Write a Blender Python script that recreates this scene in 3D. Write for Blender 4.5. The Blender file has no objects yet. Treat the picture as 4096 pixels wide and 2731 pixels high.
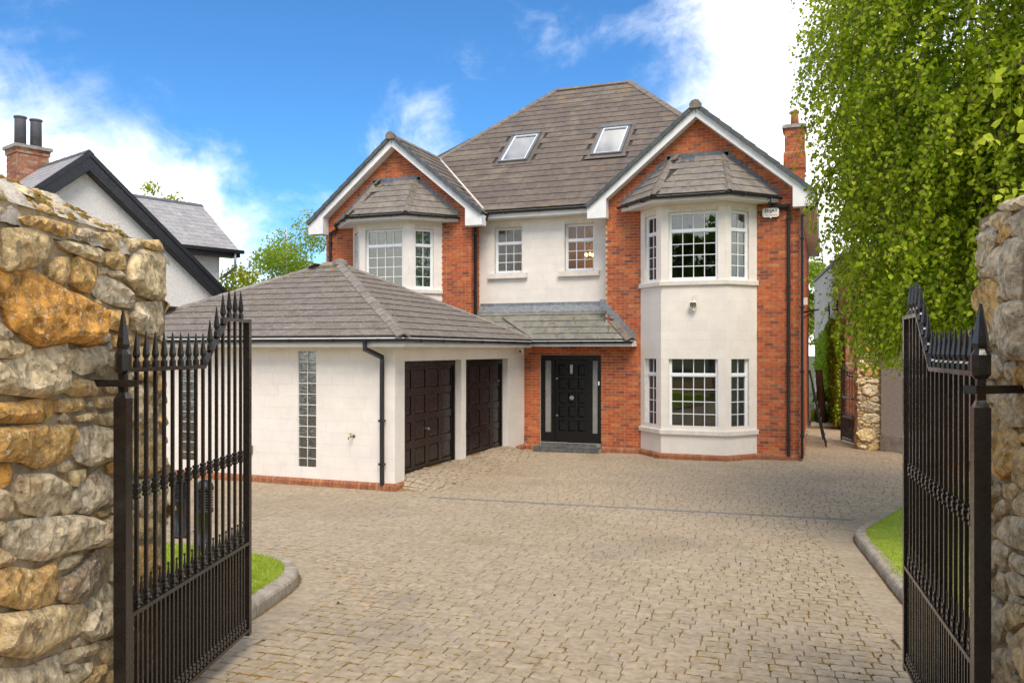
import bpy, bmesh, math, random
from mathutils import Vector, Matrix, noise
from mathutils.geometry import delaunay_2d_cdt
random.seed(7)
sc = bpy.context.scene
col = sc.collection
R = math.radians
V = Vector

# ------------------------------------------------------------------ camera
# world axes follow the house: +x along the front to the right, +y into the plot, camera foot at the origin
YAW = R(20.66)
CAMZ = 2.6
cam = bpy.data.cameras.new('camera')
cam.sensor_width = 36.0
cam.lens = 36.0 * 3320 / 4096
cam.shift_y = (1400 - 1365.5) / 4096
cam.clip_start = 0.05
cam.clip_end = 2000
camo = bpy.data.objects.new('camera', cam)
col.objects.link(camo)
camo.location = (0, 0, CAMZ)
camo.rotation_euler = (R(90), 0, YAW)
sc.camera = camo

# ------------------------------------------------------------------ sky and sun
SUN_AZ = (0.50, -0.866)      # towards the sun, in plan
SUN_EL = R(52)
w = bpy.data.worlds.new('World')
sc.world = w
w.use_nodes = True
nt = w.node_tree
nt.nodes.clear()
def wn(t, **k):
    n = nt.nodes.new(t)
    for a, b in k.items():
        setattr(n, a, b)
    return n
def wl(a, b):
    nt.links.new(a, b)
wout = wn('ShaderNodeOutputWorld')
sky = wn('ShaderNodeTexSky')
sky.sky_type = 'NISHITA'
sky.sun_disc = False
sky.sun_elevation = SUN_EL
sky.sun_rotation = math.atan2(SUN_AZ[0], SUN_AZ[1])
sky.altitude = 800
sky.dust_density = 0.3
sky.ozone_density = 3.0
tint = wn('ShaderNodeMix', data_type='RGBA', blend_type='MULTIPLY')
tint.inputs['Factor'].default_value = 1.0
wl(sky.outputs[0], tint.inputs[6])
tint.inputs[7].default_value = (0.46, 0.88, 1.18, 1)
bg1 = wn('ShaderNodeBackground')
bg1.inputs['Strength'].default_value = 0.078
wl(tint.outputs[2], bg1.inputs['Color'])
tc = wn('ShaderNodeTexCoord')
nrm = wn('ShaderNodeVectorMath', operation='NORMALIZE')
wl(tc.outputs['Generated'], nrm.inputs[0])
D = nrm.outputs[0]
sep = wn('ShaderNodeSeparateXYZ')
wl(D, sep.inputs[0])
def wmath(op, a, b=None, clamp=False):
    n = wn('ShaderNodeMath', operation=op)
    n.use_clamp = clamp
    for i, x in enumerate((a, b)):
        if x is None: continue
        if isinstance(x, (int, float)): n.inputs[i].default_value = x
        else: wl(x, n.inputs[i])
    return n.outputs[0]
def wrange(v, a, b, c, d, smooth=True):
    n = wn('ShaderNodeMapRange')
    n.interpolation_type = 'SMOOTHSTEP' if smooth else 'LINEAR'
    wl(v, n.inputs[0])
    for i, x in enumerate((a, b, c, d)): n.inputs[i + 1].default_value = x
    return n.outputs[0]
def wlobe(vec, a, b, amp):
    n = wn('ShaderNodeVectorMath', operation='DOT_PRODUCT')
    wl(D, n.inputs[0])
    n.inputs[1].default_value = V(vec).normalized()
    return wrange(n.outputs['Value'], a, b, 0, amp)
def wnoise(scale, detail, rough, dist=0.0, squash=1.0, off=(0, 0, 0)):
    mp = wn('ShaderNodeMapping')
    wl(D, mp.inputs[0])
    mp.inputs['Scale'].default_value = (1, 1, squash)
    mp.inputs['Location'].default_value = off
    n = wn('ShaderNodeTexNoise')
    wl(mp.outputs[0], n.inputs['Vector'])
    n.inputs['Scale'].default_value = scale
    n.inputs['Detail'].default_value = detail
    n.inputs['Roughness'].default_value = rough
    n.inputs['Distortion'].default_value = dist
    return n.outputs['Fac']
def cdir(rx, rz):            # a sky direction given as offsets from the view axis
    s, c = math.sin(YAW), math.cos(YAW)
    return (c * rx - s, s * rx + c, rz)
big = wnoise(4.2, 9, 0.60, 0.35, 1.25, (2.2, 0.6, 0.8))
wisp = wnoise(11.0, 10, 0.66, 0.6, 1.3, (1.3, 0.4, 0.2))
bank = wrange(sep.outputs[2], 0.10, 0.31, 0.52, 0.14, False)
left = wlobe(cdir(-0.50, 0.23), 0.955, 1.0, 0.17)
right = wlobe(cdir(0.54, 0.40), 0.93, 0.99, 0.28)
gap = wlobe(cdir(-0.16, 0.46), 0.87, 0.97, -0.44)
c = wmath('ADD', wmath('MULTIPLY', big, 1.7), wmath('MULTIPLY', wisp, 0.55))
c = wmath('SUBTRACT', c, 1.125)
over_ = wlobe((0.0, -0.1, 1.0), 0.93, 0.995, 0.25)
for t in (bank, left, right, gap, over_):
    c = wmath('ADD', c, t)
mask = wrange(c, -0.12, 0.66, 0, 1)
shade = wnoise(5.0, 6, 0.5, 0.2, 1.4, (0.1, 0.7, 0.3))
cr = wn('ShaderNodeMix', data_type='RGBA')
wl(wrange(shade, 0.30, 0.62, 0, 1), cr.inputs['Factor'])
cr.inputs[6].default_value = (0.55, 0.58, 0.63, 1)
cr.inputs[7].default_value = (1.0, 0.965, 0.90, 1)
bg2 = wn('ShaderNodeBackground')
bg2.inputs['Strength'].default_value = 1.15
wl(cr.outputs[2], bg2.inputs['Color'])
mx = wn('ShaderNodeMixShader')
wl(mask, mx.inputs[0])
wl(bg1.outputs[0], mx.inputs[1])
wl(bg2.outputs[0], mx.inputs[2])
wl(mx.outputs[0], wout.inputs[0])

sun = bpy.data.lights.new('sun', 'SUN')
sun.energy = 1.7
sun.angle = R(30)
sun.color = (1.0, 0.90, 0.76)
suno = bpy.data.objects.new('sun', sun)
col.objects.link(suno)
sd = V((SUN_AZ[0] * math.cos(SUN_EL), SUN_AZ[1] * math.cos(SUN_EL), math.sin(SUN_EL))).normalized()
suno.rotation_euler = sd.to_track_quat('Z', 'Y').to_euler()
suno.location = (0, 0, 30)
sc.view_settings.view_transform = 'Standard'
sc.view_settings.look = 'None'
sc.view_settings.gamma = 1.0
sc.view_settings.exposure = 1.09
sc.view_settings.use_curve_mapping = False
sc.cycles.max_bounces = 8
sc.cycles.transparent_max_bounces = 16
sc.cycles.use_adaptive_sampling = True
sc.cycles.use_denoising = True

# ------------------------------------------------------------------ helpers
def c2w(X, Z):               # plan point given right-of / ahead-of the camera
    s, c = math.sin(YAW), math.cos(YAW)
    return (c * X - s * Z, s * X + c * Z)
def tag(o, label=None, cat=None, group=None, kind=None):
    if label: o['label'] = label
    if cat: o['category'] = cat
    if group: o['group'] = group
    if kind: o['kind'] = kind
    return o
WM = {}
def link(name, data, parent=None, mw=None):
    # meshes are written in world coordinates unless mw places them
    o = bpy.data.objects.new(name, data)
    col.objects.link(o)
    mw = mw.copy() if mw is not None else Matrix()
    WM[o.name] = mw
    if parent is not None:
        o.parent = parent
        o.matrix_basis = WM[parent.name].inverted() @ mw
    else:
        o.matrix_basis = mw
    return o
def empty(name, loc=(0, 0, 0), rz=0.0):
    o = bpy.data.objects.new(name, None)
    col.objects.link(o)
    o.empty_display_size = 0.1
    o.location = loc
    o.rotation_euler = (0, 0, rz)
    WM[o.name] = Matrix.Translation(V(loc)) @ Matrix.Rotation(rz, 4, 'Z')
    return o
class MB:
    """collects faces; build() turns them into one mesh object"""
    def __init__(s):
        s.v = []; s.f = []; s.r = []; s.sm = []
    def face(s, pts, rnd=0.0, smooth=False):
        b = len(s.v)
        s.v += [tuple(p) for p in pts]
        s.f.append(tuple(range(b, b + len(pts)))); s.r.append(rnd); s.sm.append(smooth)
    def add(s, verts, faces, rnd=0.0, smooth=False):
        b = len(s.v)
        s.v += [tuple(p) for p in verts]
        for f in faces:
            s.f.append(tuple(i + b for i in f)); s.r.append(rnd); s.sm.append(smooth)
    def hexa(s, p, rnd=0.0, skip=()):   # p: 4 bottom (ccw seen from top) + 4 top
        fs = [(3, 2, 1, 0), (4, 5, 6, 7), (0, 1, 5, 4), (1, 2, 6, 5), (2, 3, 7, 6), (3, 0, 4, 7)]
        s.add(p, [f for i, f in enumerate(fs) if i not in skip], rnd)
    def box(s, x0, x1, y0, y1, z0, z1, rnd=0.0):
        s.hexa([(x0, y0, z0), (x1, y0, z0), (x1, y1, z0), (x0, y1, z0), (x0, y0, z1), (x1, y0, z1), (x1, y1, z1), (x0, y1, z1)], rnd)
    def pbox(s, pl, a0, a1, z0, z1, d0, d1, rnd=0.0):   # box in a wall plane, d = distance in front of it
        P = pl.p
        s.hexa([P(a0, z0, d1), P(a1, z0, d1), P(a1, z0, d0), P(a0, z0, d0), P(a0, z1, d1), P(a1, z1, d1), P(a1, z1, d0), P(a0, z1, d0)], rnd)
    def prism(s, poly, off, rnd=0.0):   # polygon extruded by the vector off
        n = len(poly); off = V(off)
        a = [V(p) for p in poly]; b = [p + off for p in a]
        s.add(a + b, [tuple(reversed(range(n))), tuple(range(n, 2 * n))] + [(i, (i + 1) % n, n + (i + 1) % n, n + i) for i in range(n)], rnd)
    def tube(s, pts, r, n=8, rot=0.0, smooth=True, rnd=0.0, cap=True):
        pts = [V(p) for p in pts]
        if not isinstance(r, (list, tuple)):
            pts = [p for i, p in enumerate(pts) if i == 0 or (p - pts[i - 1]).length > 1e-5]
        rs = r if isinstance(r, (list, tuple)) else [r] * len(pts)
        b = len(s.v); up = None
        for i, p in enumerate(pts):
            t = (pts[min(i + 1, len(pts) - 1)] - pts[max(i - 1, 0)]).normalized()
            if up is None:
                up = V((0, 0, 1)) if abs(t.z) < 0.9 else V((1, 0, 0))
            e1 = (up - t * up.dot(t)).normalized(); up = e1
            e2 = t.cross(e1)
            k = 1.0
            if 0 < i < len(pts) - 1:
                k = 1.0 / max(0.6, math.cos(0.5 * (pts[i + 1] - p).angle(p - pts[i - 1])))
            for j in range(n):
                a = rot + 2 * math.pi * j / n
                s.v.append(tuple(p + (e1 * math.cos(a) + e2 * math.sin(a)) * rs[i] * (k if n == 4 else 1)))
        for i in range(len(pts) - 1):
            for j in range(n):
                q = (b + i * n + j, b + i * n + (j + 1) % n, b + (i + 1) * n + (j + 1) % n, b + (i + 1) * n + j)
                s.f.append(q); s.r.append(rnd); s.sm.append(smooth)
        if cap:
            s.f.append(tuple(b + j for j in reversed(range(n)))); s.r.append(rnd); s.sm.append(False)
            e = b + (len(pts) - 1) * n
            s.f.append(tuple(e + j for j in range(n))); s.r.append(rnd); s.sm.append(False)
    def lathe(s, prof, n=8, o=(0, 0, 0), rot=0.0, smooth=False, sx=1.0, sy=1.0):  # prof: (radius, z)
        b = len(s.v); o = V(o)
        for r, z in prof:
            for j in range(n):
                a = rot + 2 * math.pi * j / n
                s.v.append((o.x + r * sx * math.cos(a), o.y + r * sy * math.sin(a), o.z + z))
        for i in range(len(prof) - 1):
            for j in range(n):
                s.f.append((b + i * n + j, b + i * n + (j + 1) % n, b + (i + 1) * n + (j + 1) % n, b + (i + 1) * n + j)); s.r.append(0.0); s.sm.append(smooth)
        s.f.append(tuple(b + j for j in reversed(range(n)))); s.r.append(0.0); s.sm.append(False)
        e = b + (len(prof) - 1) * n
        s.f.append(tuple(e + j for j in range(n))); s.r.append(0.0); s.sm.append(False)
    def sweep(s, path, prof, closed=True, loop=False, rnd=0.0, smooth=False):
        """profile (out, up) swept along a level path; out is to the right of travel, corners mitred"""
        P = [V(p) for p in path]; n = len(P); m = len(prof); b = len(s.v)
        def rn(a, c):
            d = V((c.x - a.x, c.y - a.y, 0)).normalized()
            return V((d.y, -d.x, 0))
        for i in range(n):
            pr = P[i - 1] if (i > 0 or loop) else None
            nx = P[(i + 1) % n] if (i < n - 1 or loop) else None
            n1 = rn(pr, P[i]) if pr is not None else None
            n2 = rn(P[i], nx) if nx is not None else None
            if n1 is None: o = n2
            elif n2 is None: o = n1
            else:
                o = n1 + n2
                o = o / max(0.3, o.dot(n1))
            for q, z in prof:
                s.v.append(tuple(P[i] + o * q + V((0, 0, z))))
        segs = n if loop else n - 1
        for i in range(segs):
            k = (i + 1) % n
            for j in range(m if closed else m - 1):
                j2 = (j + 1) % m
                s.f.append((b + i * m + j, b + k * m + j, b + k * m + j2, b + i * m + j2)); s.r.append(rnd); s.sm.append(smooth)
        if closed and not loop:
            s.f.append(tuple(b + j for j in range(m))); s.r.append(rnd); s.sm.append(False)
            e = b + (n - 1) * m
            s.f.append(tuple(e + j for j in reversed(range(m)))); s.r.append(rnd); s.sm.append(False)
    def mesh(s, name, mat):
        me = bpy.data.meshes.new(name)
        me.from_pydata(s.v, [], s.f)
        if any(s.r):
            at = me.attributes.new('rnd', 'FLOAT', 'FACE')
            at.data.foreach_set('value', s.r)
        if any(s.sm): me.polygons.foreach_set('use_smooth', s.sm)
        for m in (mat if isinstance(mat, (list, tuple)) else [mat]):
            me.materials.append(m)
        me.update()
        return me
    def build(s, name, mat, parent=None, mw=None, fix=False):
        me = s.mesh(name, mat)
        if fix: fixn(me)
        return link(name, me, parent, mw)
def fixn(me):
    bm = bmesh.new(); bm.from_mesh(me)
    bmesh.ops.remove_doubles(bm, verts=bm.verts, dist=1e-5)
    bmesh.ops.recalc_face_normals(bm, faces=bm.faces)
    bm.to_mesh(me); bm.free()
class Pl:
    """a vertical wall plane: a runs along it, z is up, d in front of it"""
    def __init__(s, o, u, n):
        s.o = V((o[0], o[1], 0)); s.u = V((u[0], u[1], 0)).normalized(); s.n = V((n[0], n[1], 0)).normalized()
    def p(s, a, z, d=0.0):
        return s.o + s.u * a + s.n * d + V((0, 0, z))
    def mat(s):
        return Matrix(((s.u.x, -s.n.x, 0, 0), (s.u.y, -s.n.y, 0, 0), (0, 0, 1, 0), (0, 0, 0, 1)))
def sub(iv, holes):          # intervals minus intervals
    for h0, h1 in holes:
        out = []
        for a, b in iv:
            if h1 <= a or h0 >= b: out.append((a, b)); continue
            if h0 > a: out.append((a, h0))
            if h1 < b: out.append((h1, b))
        iv = out
    return iv
def piece_objects(pieces, name, parent, mat, limit=300, keyfn=None):
    """pieces: (key, MB-builder, matrix, distance); the nearest ones become objects, the rest one mesh"""
    pieces.sort(key=lambda q: q[3])
    cache = {}
    for key, fn, mw, _ in pieces[:limit]:
        me = cache.get(key)
        if me is None:
            mb = MB(); fn(mb)
            me = mb.mesh(name, mat); cache[key] = me
        link(name, me, parent, mw)
    rest = pieces[limit:]
    if rest:
        mb = MB(); bc = {}
        for key, fn, mw, _ in rest:
            t = bc.get(key)
            if t is None:
                t = MB(); fn(t); bc[key] = t
            mb.add([mw @ V(q) for q in t.v], t.f, random.random() + 0.001)
        o = mb.build(name + '_mass', mat, parent)
        o['kind'] = 'stuff'
EYE = V((0, 0, CAMZ))
def slab(mb, L, H, t, ch=0.0):       # wall piece: face at y=-t, back open, x 0..L, z 0..H
    if ch <= 0:
        mb.hexa([(0, -t, 0), (L, -t, 0), (L, 0, 0), (0, 0, 0), (0, -t, H), (L, -t, H), (L, 0, H), (0, 0, H)], 0.0, (4,))
    else:
        c = ch
        f = [(c, -t, c), (L - c, -t, c), (L - c, -t, H - c), (c, -t, H - c)]
        b = [(0, -t + c, 0), (L, -t + c, 0), (L, -t + c, H), (0, -t + c, H)]
        k = [(0, 0, 0), (L, 0, 0), (L, 0, H), (0, 0, H)]
        mb.add(f + b + k, [(0, 1, 2, 3)] + [(4 + i, 4 + (i + 1) % 4, (i + 1) % 4, i) for i in range(4)] + [(8 + i, 8 + (i + 1) % 4, 4 + (i + 1) % 4, 4 + i) for i in range(4)])
def lay(pl, z0, z1, ivals, L, H, joint, thick, mode='half', ch=0.0, minw=0.03, phase=0.0, z_start=0.0, header=0.0):
    """courses of bricks or blocks on a plane; ivals(zc) gives the open stretches of a course"""
    out = []
    k = 0
    z = z_start
    while z < z1 - 0.01:
        if z + H > z0 + 0.01:
            za, zb = max(z, z0), min(z + H, z1)
            for a, b in ivals(0.5 * (za + zb)):
                off = phase + (0.5 * (L + joint) if k % 2 else 0.0)
                if mode == 'rand': off += ((k * 37) % 11) / 11.0 * L * 0.6
                p = math.floor((a - off) / (L + joint)) * (L + joint) + off
                while p < b:
                    q0, q1 = max(p, a), min(p + L, b)
                    if q1 - q0 > minw:
                        l, h = round(q1 - q0, 3), round(zb - za, 3)
                        mw = Matrix.Translation(pl.p(q0, za)) @ pl.mat()
                        out.append(((l, h, thick), (lambda mb, l=l, h=h: slab(mb, l, h, thick, ch)), mw, (pl.p(q0, za) - EYE).length))
                    p += L + joint
        z += H + joint; k += 1
    return out
def wall_open(mb, pl, a0, a1, z0, z1, openings, t, d0=0.0):
    """wall panel of thickness t behind plane, with rectangular openings (a0,a1,z0,z1)"""
    As = sorted({a0, a1} | {x for o in openings for x in o[:2] if a0 < x < a1})
    Zs = sorted({z0, z1} | {x for o in openings for x in o[2:] if z0 < x < z1})
    solid = {}
    for i in range(len(As) - 1):
        for j in range(len(Zs) - 1):
            ca, cz = 0.5 * (As[i] + As[i + 1]), 0.5 * (Zs[j] + Zs[j + 1])
            solid[i, j] = not any(o[0] < ca < o[1] and o[2] < cz < o[3] for o in openings)
    P = pl.p
    for (i, j), s_ in solid.items():
        if not s_: continue
        A0, A1, B0, B1 = As[i], As[i + 1], Zs[j], Zs[j + 1]
        mb.face([P(A0, B0, d0), P(A1, B0, d0), P(A1, B1, d0), P(A0, B1, d0)])
        mb.face([P(A1, B0, -t), P(A0, B0, -t), P(A0, B1, -t), P(A1, B1, -t)])
        if not solid.get((i - 1, j)): mb.face([P(A0, B0, -t), P(A0, B0, d0), P(A0, B1, d0), P(A0, B1, -t)])
        if not solid.get((i + 1, j)): mb.face([P(A1, B0, d0), P(A1, B0, -t), P(A1, B1, -t), P(A1, B1, d0)])
        if not solid.get((i, j - 1)): mb.face([P(A0, B0, -t), P(A1, B0, -t), P(A1, B0, d0), P(A0, B0, d0)])
        if not solid.get((i, j + 1)): mb.face([P(A0, B1, d0), P(A1, B1, d0), P(A1, B1, -t), P(A0, B1, -t)])
def clip_poly(poly, clip):   # Sutherland-Hodgman, both counter-clockwise lists of (x, y)
    out = list(poly)
    n = len(clip)
    for i in range(n):
        a, b = clip[i], clip[(i + 1) % n]
        src, out = out, []
        if not src: return []
        def side(p): return (b[0] - a[0]) * (p[1] - a[1]) - (b[1] - a[1]) * (p[0] - a[0])
        for j in range(len(src)):
            p, q = src[j], src[(j + 1) % len(src)]
            sp, sq = side(p), side(q)
            if sp >= 0: out.append(p)
            if (sp >= 0) != (sq >= 0):
                t = sp / (sp - sq)
                out.append((p[0] + t * (q[0] - p[0]), p[1] + t * (q[1] - p[1])))
    return out
def parea(p): return 0.5 * sum(p[i][0] * p[(i + 1) % len(p)][1] - p[(i + 1) % len(p)][0] * p[i][1] for i in range(len(p)))
def inpoly(x, y, P):
    r = False; n = len(P)
    for i in range(n):
        x1, y1 = P[i]; x2, y2 = P[(i + 1) % n]
        if (y1 > y) != (y2 > y) and x < (x2 - x1) * (y - y1) / (y2 - y1) + x1: r = not r
    return r
def segd(x, y, a, b):
    dx, dy = b[0] - a[0], b[1] - a[1]
    t = max(0, min(1, ((x - a[0]) * dx + (y - a[1]) * dy) / (dx * dx + dy * dy + 1e-12)))
    return math.hypot(x - a[0] - t * dx, y - a[1] - t * dy)
def polyd(x, y, P, closed=True):
    n = len(P)
    return min(segd(x, y, P[i], P[(i + 1) % n]) for i in range(n if closed else n - 1))
def tiles(O, u, s, poly, gauge, wid, mat, name, parent, limit=300, thick=0.022, bond=True, skip=None, jit=0.002):
    """roof slope: O eave origin, u along the eave, s up the slope, poly outline in (u, s) metres"""
    O, u, s = V(O), V(u).normalized(), V(s).normalized()
    n = u.cross(s)
    if n.z < 0: n = -n
    if parea(poly) < 0: poly = poly[::-1]
    M = Matrix((u, s, n)).transposed().to_4x4()
    u0, u1 = min(p[0] for p in poly), max(p[0] for p in poly)
    s0, s1 = min(p[1] for p in poly), max(p[1] for p in poly)
    out = []
    k = 0; b = s0 - 0.02
    while b < s1:
        a = u0 - wid * (0.5 if (bond and k % 2) else 1.0)
        while a < u1:
            rect = [(a + 0.002, b), (a + wid - 0.002, b), (a + wid - 0.002, b + gauge + 0.01), (a + 0.002, b + gauge + 0.01)]
            if not (skip and skip(a + wid / 2, b + gauge / 2)):
                c = clip_poly(rect, poly)
                if len(c) >= 3 and abs(parea(c)) > 0.004:
                    full = abs(parea(c) - parea(rect)) < 1e-4
                    key = ('full', wid) if full else (round(a, 3), round(b, 3))
                    def fn(mb, c=c, a=a, b=b):
                        loc = [(x - a, y - b) for x, y in c]
                        top = [(x, y, thick + 0.008 - (thick - 0.004) * y / gauge) for x, y in loc]
                        bot = [(x, y, 0.004) for x, y in loc]
                        m = len(loc)
                        mb.add(bot + top, [tuple(range(m, 2 * m))] + [(i, (i + 1) % m, m + (i + 1) % m, m + i) for i in range(m)])
                    p = O + u * a + s * b + n * random.uniform(0, jit)
                    out.append((key, fn, Matrix.Translation(p) @ M @ Matrix.Rotation(random.uniform(-.004, .004), 4, 'Z'), (p - EYE).length))
            a += wid
        b += gauge; k += 1
    return out
def slope_deck(mb, pts, t=0.05):     # roof board under the tiles
    a = [V(p) for p in pts]
    n = (a[1] - a[0]).cross(a[2] - a[0]).normalized()
    if n.z < 0: n = -n
    mb.prism([p - n * 0.004 for p in a], -n * t)

# ------------------------------------------------------------------ materials
def newmat(name):
    m = bpy.data.materials.new(name)
    m.use_nodes = True
    t = m.node_tree
    t.nodes.clear()
    out = t.nodes.new('ShaderNodeOutputMaterial')
    return m, t, out
def nd(t, kind, **k):
    n = t.nodes.new(kind)
    for a, b in k.items(): setattr(n, a, b)
    return n
def rng(t, v, a, b, c, d):
    n = nd(t, 'ShaderNodeMapRange')
    n.interpolation_type = 'SMOOTHSTEP'
    t.links.new(v, n.inputs[0])
    for i, x in enumerate((a, b, c, d)): n.inputs[i + 1].default_value = x
    return n.outputs[0]
def tnoise(t, scale, detail=5, rough=0.55, stretch=(1, 1, 1), dist=0.0, off=(0, 0, 0)):
    g = nd(t, 'ShaderNodeNewGeometry')
    mp = nd(t, 'ShaderNodeMapping')
    t.links.new(g.outputs['Position'], mp.inputs[0])
    mp.inputs['Scale'].default_value = stretch
    mp.inputs['Location'].default_value = off
    n = nd(t, 'ShaderNodeTexNoise')
    t.links.new(mp.outputs[0], n.inputs['Vector'])
    n.inputs['Scale'].default_value = scale
    n.inputs['Detail'].default_value = detail
    n.inputs['Roughness'].default_value = rough
    n.inputs['Distortion'].default_value = dist
    return n.outputs['Fac']
def mixc(t, f, a, b, mode='MIX'):
    n = nd(t, 'ShaderNodeMix', data_type='RGBA', blend_type=mode)
    if isinstance(f, (int, float)): n.inputs['Factor'].default_value = f
    else: t.links.new(f, n.inputs['Factor'])
    for i, x in ((6, a), (7, b)):
        if isinstance(x, (tuple, list)): n.inputs[i].default_value = (*x[:3], 1)
        else: t.links.new(x, n.inputs[i])
    return n.outputs[2]
def M(name, cols, rough=0.75, ns=14, na=0.25, bump=0.15, bs=90, stretch=(1, 1, 1), over=(), spec=0.3, interp='LINEAR', metal=0.0, coat=0.0, bd=0.004, rv=0.08, own=True):
    """pieces pick their own tone from cols; noise varies it; over: (scale, lo, hi, colour, amount, stretch)"""
    m, t, out = newmat(name)
    L = t.links.new
    b = nd(t, 'ShaderNodeBsdfPrincipled')
    L(b.outputs[0], out.inputs[0])
    oi = nd(t, 'ShaderNodeObjectInfo')
    at = nd(t, 'ShaderNodeAttribute', attribute_name='rnd')
    ad = nd(t, 'ShaderNodeMath', operation='ADD')
    if own: L(oi.outputs['Random'], ad.inputs[0])
    else: ad.inputs[0].default_value = 0.0
    L(at.outputs['Fac'], ad.inputs[1])
    fr = nd(t, 'ShaderNodeMath', operation='FRACT'); L(ad.outputs[0], fr.inputs[0])
    if len(cols) > 1:
        cr = nd(t, 'ShaderNodeValToRGB'); cr.color_ramp.interpolation = interp
        e = cr.color_ramp.elements
        while len(e) < len(cols): e.new(0.5)
        for i, c_ in enumerate(cols):
            e[i].position = i / (len(cols) - (0 if interp == 'CONSTANT' else 1)); e[i].color = (*c_, 1)
        L(fr.outputs[0], cr.inputs[0]); c = cr.outputs[0]
    else:
        rgb = nd(t, 'ShaderNodeRGB'); rgb.outputs[0].default_value = (*cols[0], 1); c = rgb.outputs[0]
    if na:
        f = tnoise(t, ns, 6, 0.6, stretch)
        v = rng(t, f, 0.25, 0.75, 1 - na, 1 + na)
        hs = nd(t, 'ShaderNodeHueSaturation'); L(c, hs.inputs['Color']); L(v, hs.inputs['Value']); c = hs.outputs[0]
    for i, o_ in enumerate(over):
        f = tnoise(t, o_[0], 5, 0.6, o_[5] if len(o_) > 5 else (1, 1, 1), 0.3, (3.1 * i + 1, 1.7 * i, 0.3))
        c = mixc(t, rng(t, f, o_[1], o_[2], 0, o_[4]), c, o_[3])
    L(c, b.inputs['Base Color'])
    b.inputs['Roughness'].default_value = rough
    if rv:
        L(rng(t, tnoise(t, ns * 2.3, 4), 0.3, 0.7, max(0.03, rough - rv), min(1, rough + rv)), b.inputs['Roughness'])
    b.inputs['Specular IOR Level'].default_value = spec
    b.inputs['Metallic'].default_value = metal
    b.inputs['Coat Weight'].default_value = coat
    if bump:
        bp = nd(t, 'ShaderNodeBump'); bp.inputs['Strength'].default_value = bump; bp.inputs['Distance'].default_value = bd
        L(tnoise(t, bs, 6, 0.65), bp.inputs['Height']); L(bp.outputs[0], b.inputs['Normal'])
    return m
def leafmat(name, cols, trans=0.45, rough=0.45, spec=0.35):
    m, t, out = newmat(name)
    L = t.links.new
    at = nd(t, 'ShaderNodeAttribute', attribute_name='rnd')
    cr = nd(t, 'ShaderNodeValToRGB')
    e = cr.color_ramp.elements
    while len(e) < len(cols): e.new(0.5)
    for i, c_ in enumerate(cols):
        e[i].position = i / (len(cols) - 1); e[i].color = (*c_, 1)
    L(at.outputs['Fac'], cr.inputs[0])
    b = nd(t, 'ShaderNodeBsdfPrincipled')
    L(cr.outputs[0], b.inputs['Base Color'])
    b.inputs['Roughness'].default_value = rough
    b.inputs['Specular IOR Level'].default_value = spec
    tr = nd(t, 'ShaderNodeBsdfTranslucent')
    L(mixc(t, 0.5, cr.outputs[0], (0.30, 0.48, 0.02)), tr.inputs[0])
    mx_ = nd(t, 'ShaderNodeMixShader'); mx_.inputs[0].default_value = trans
    L(b.outputs[0], mx_.inputs[1]); L(tr.outputs[0], mx_.inputs[2]); L(mx_.outputs[0], out.inputs[0])
    return m
def glassmat(name, refl=0.22, tint_=(0.75, 0.82, 0.78), rough=0.0, wav=0.0, ws=6):
    m, t, out = newmat(name)
    L = t.links.new
    tr = nd(t, 'ShaderNodeBsdfTransparent'); tr.inputs[0].default_value = (*tint_, 1)
    gl = nd(t, 'ShaderNodeBsdfGlossy'); gl.inputs['Roughness'].default_value = rough
    lw = nd(t, 'ShaderNodeLayerWeight'); lw.inputs['Blend'].default_value = 0.25
    mxs = nd(t, 'ShaderNodeMixShader')
    L(rng(t, lw.outputs['Fresnel'], 0.0, 1.0, refl, 1.0), mxs.inputs[0])
    L(tr.outputs[0], mxs.inputs[1]); L(gl.outputs[0], mxs.inputs[2]); L(mxs.outputs[0], out.inputs[0])
    if wav:
        bp = nd(t, 'ShaderNodeBump'); bp.inputs['Strength'].default_value = wav; bp.inputs['Distance'].default_value = 0.01
        L(tnoise(t, ws, 3), bp.inputs['Height']); L(bp.outputs[0], gl.inputs['Normal'])
    return m
def emis(name, c, s):
    m, t, out = newmat(name)
    e = nd(t, 'ShaderNodeEmission'); e.inputs[0].default_value = (*c, 1); e.inputs[1].default_value = s
    t.links.new(e.outputs[0], out.inputs[0])
    return m
mt = {}
mt['brick'] = M('brick', [(.47, .118, .034), (.40, .088, .027), (.50, .15, .047), (.29, .066, .03), (.48, .11, .034), (.42, .102, .038), (.19, .068, .042), (.53, .18, .057), (.44, .092, .029)], .85, 9, .22, .25, 160, interp='LINEAR', over=[(5, .58, .75, (.20, .06, .035), .45, (2.2, 2.2, .3))], bd=.003)
mt['mortar'] = M('mortar', [(.50, .42, .33)], .95, 20, .25, .3, 200)
mt['plinth'] = M('plinth_brick', [(.36, .14, .065), (.30, .115, .055), (.40, .175, .085), (.27, .10, .055)], .88, 12, .25, .3, 150, over=[(6, .55, .75, (.10, .085, .05), .5)])
mt['ashlar'] = M('limestone', [(.80, .735, .655), (.785, .72, .64), (.81, .745, .665), (.775, .71, .63)], .9, 2.5, .05, .12, 220, over=[(2.2, .58, .82, (.64, .57, .46), .30), (1.3, .60, .80, (.66, .60, .49), .35, (1, 1, .25))], bd=.002)
mt['ashjoint'] = M('limestone_joint', [(.70, .64, .555)], .95, 10, .15, .1, 120)
mt['sill'] = M('limestone_sill', [(.74, .68, .61), (.70, .64, .56)], .85, 5, .10, .15, 150, over=[(7, .55, .8, (.42, .37, .29), .4)])
mt['white'] = M('white_upvc', [(.84, .85, .85)], .35, 4, .03, 0, 50, spec=.45, rv=.05)
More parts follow.
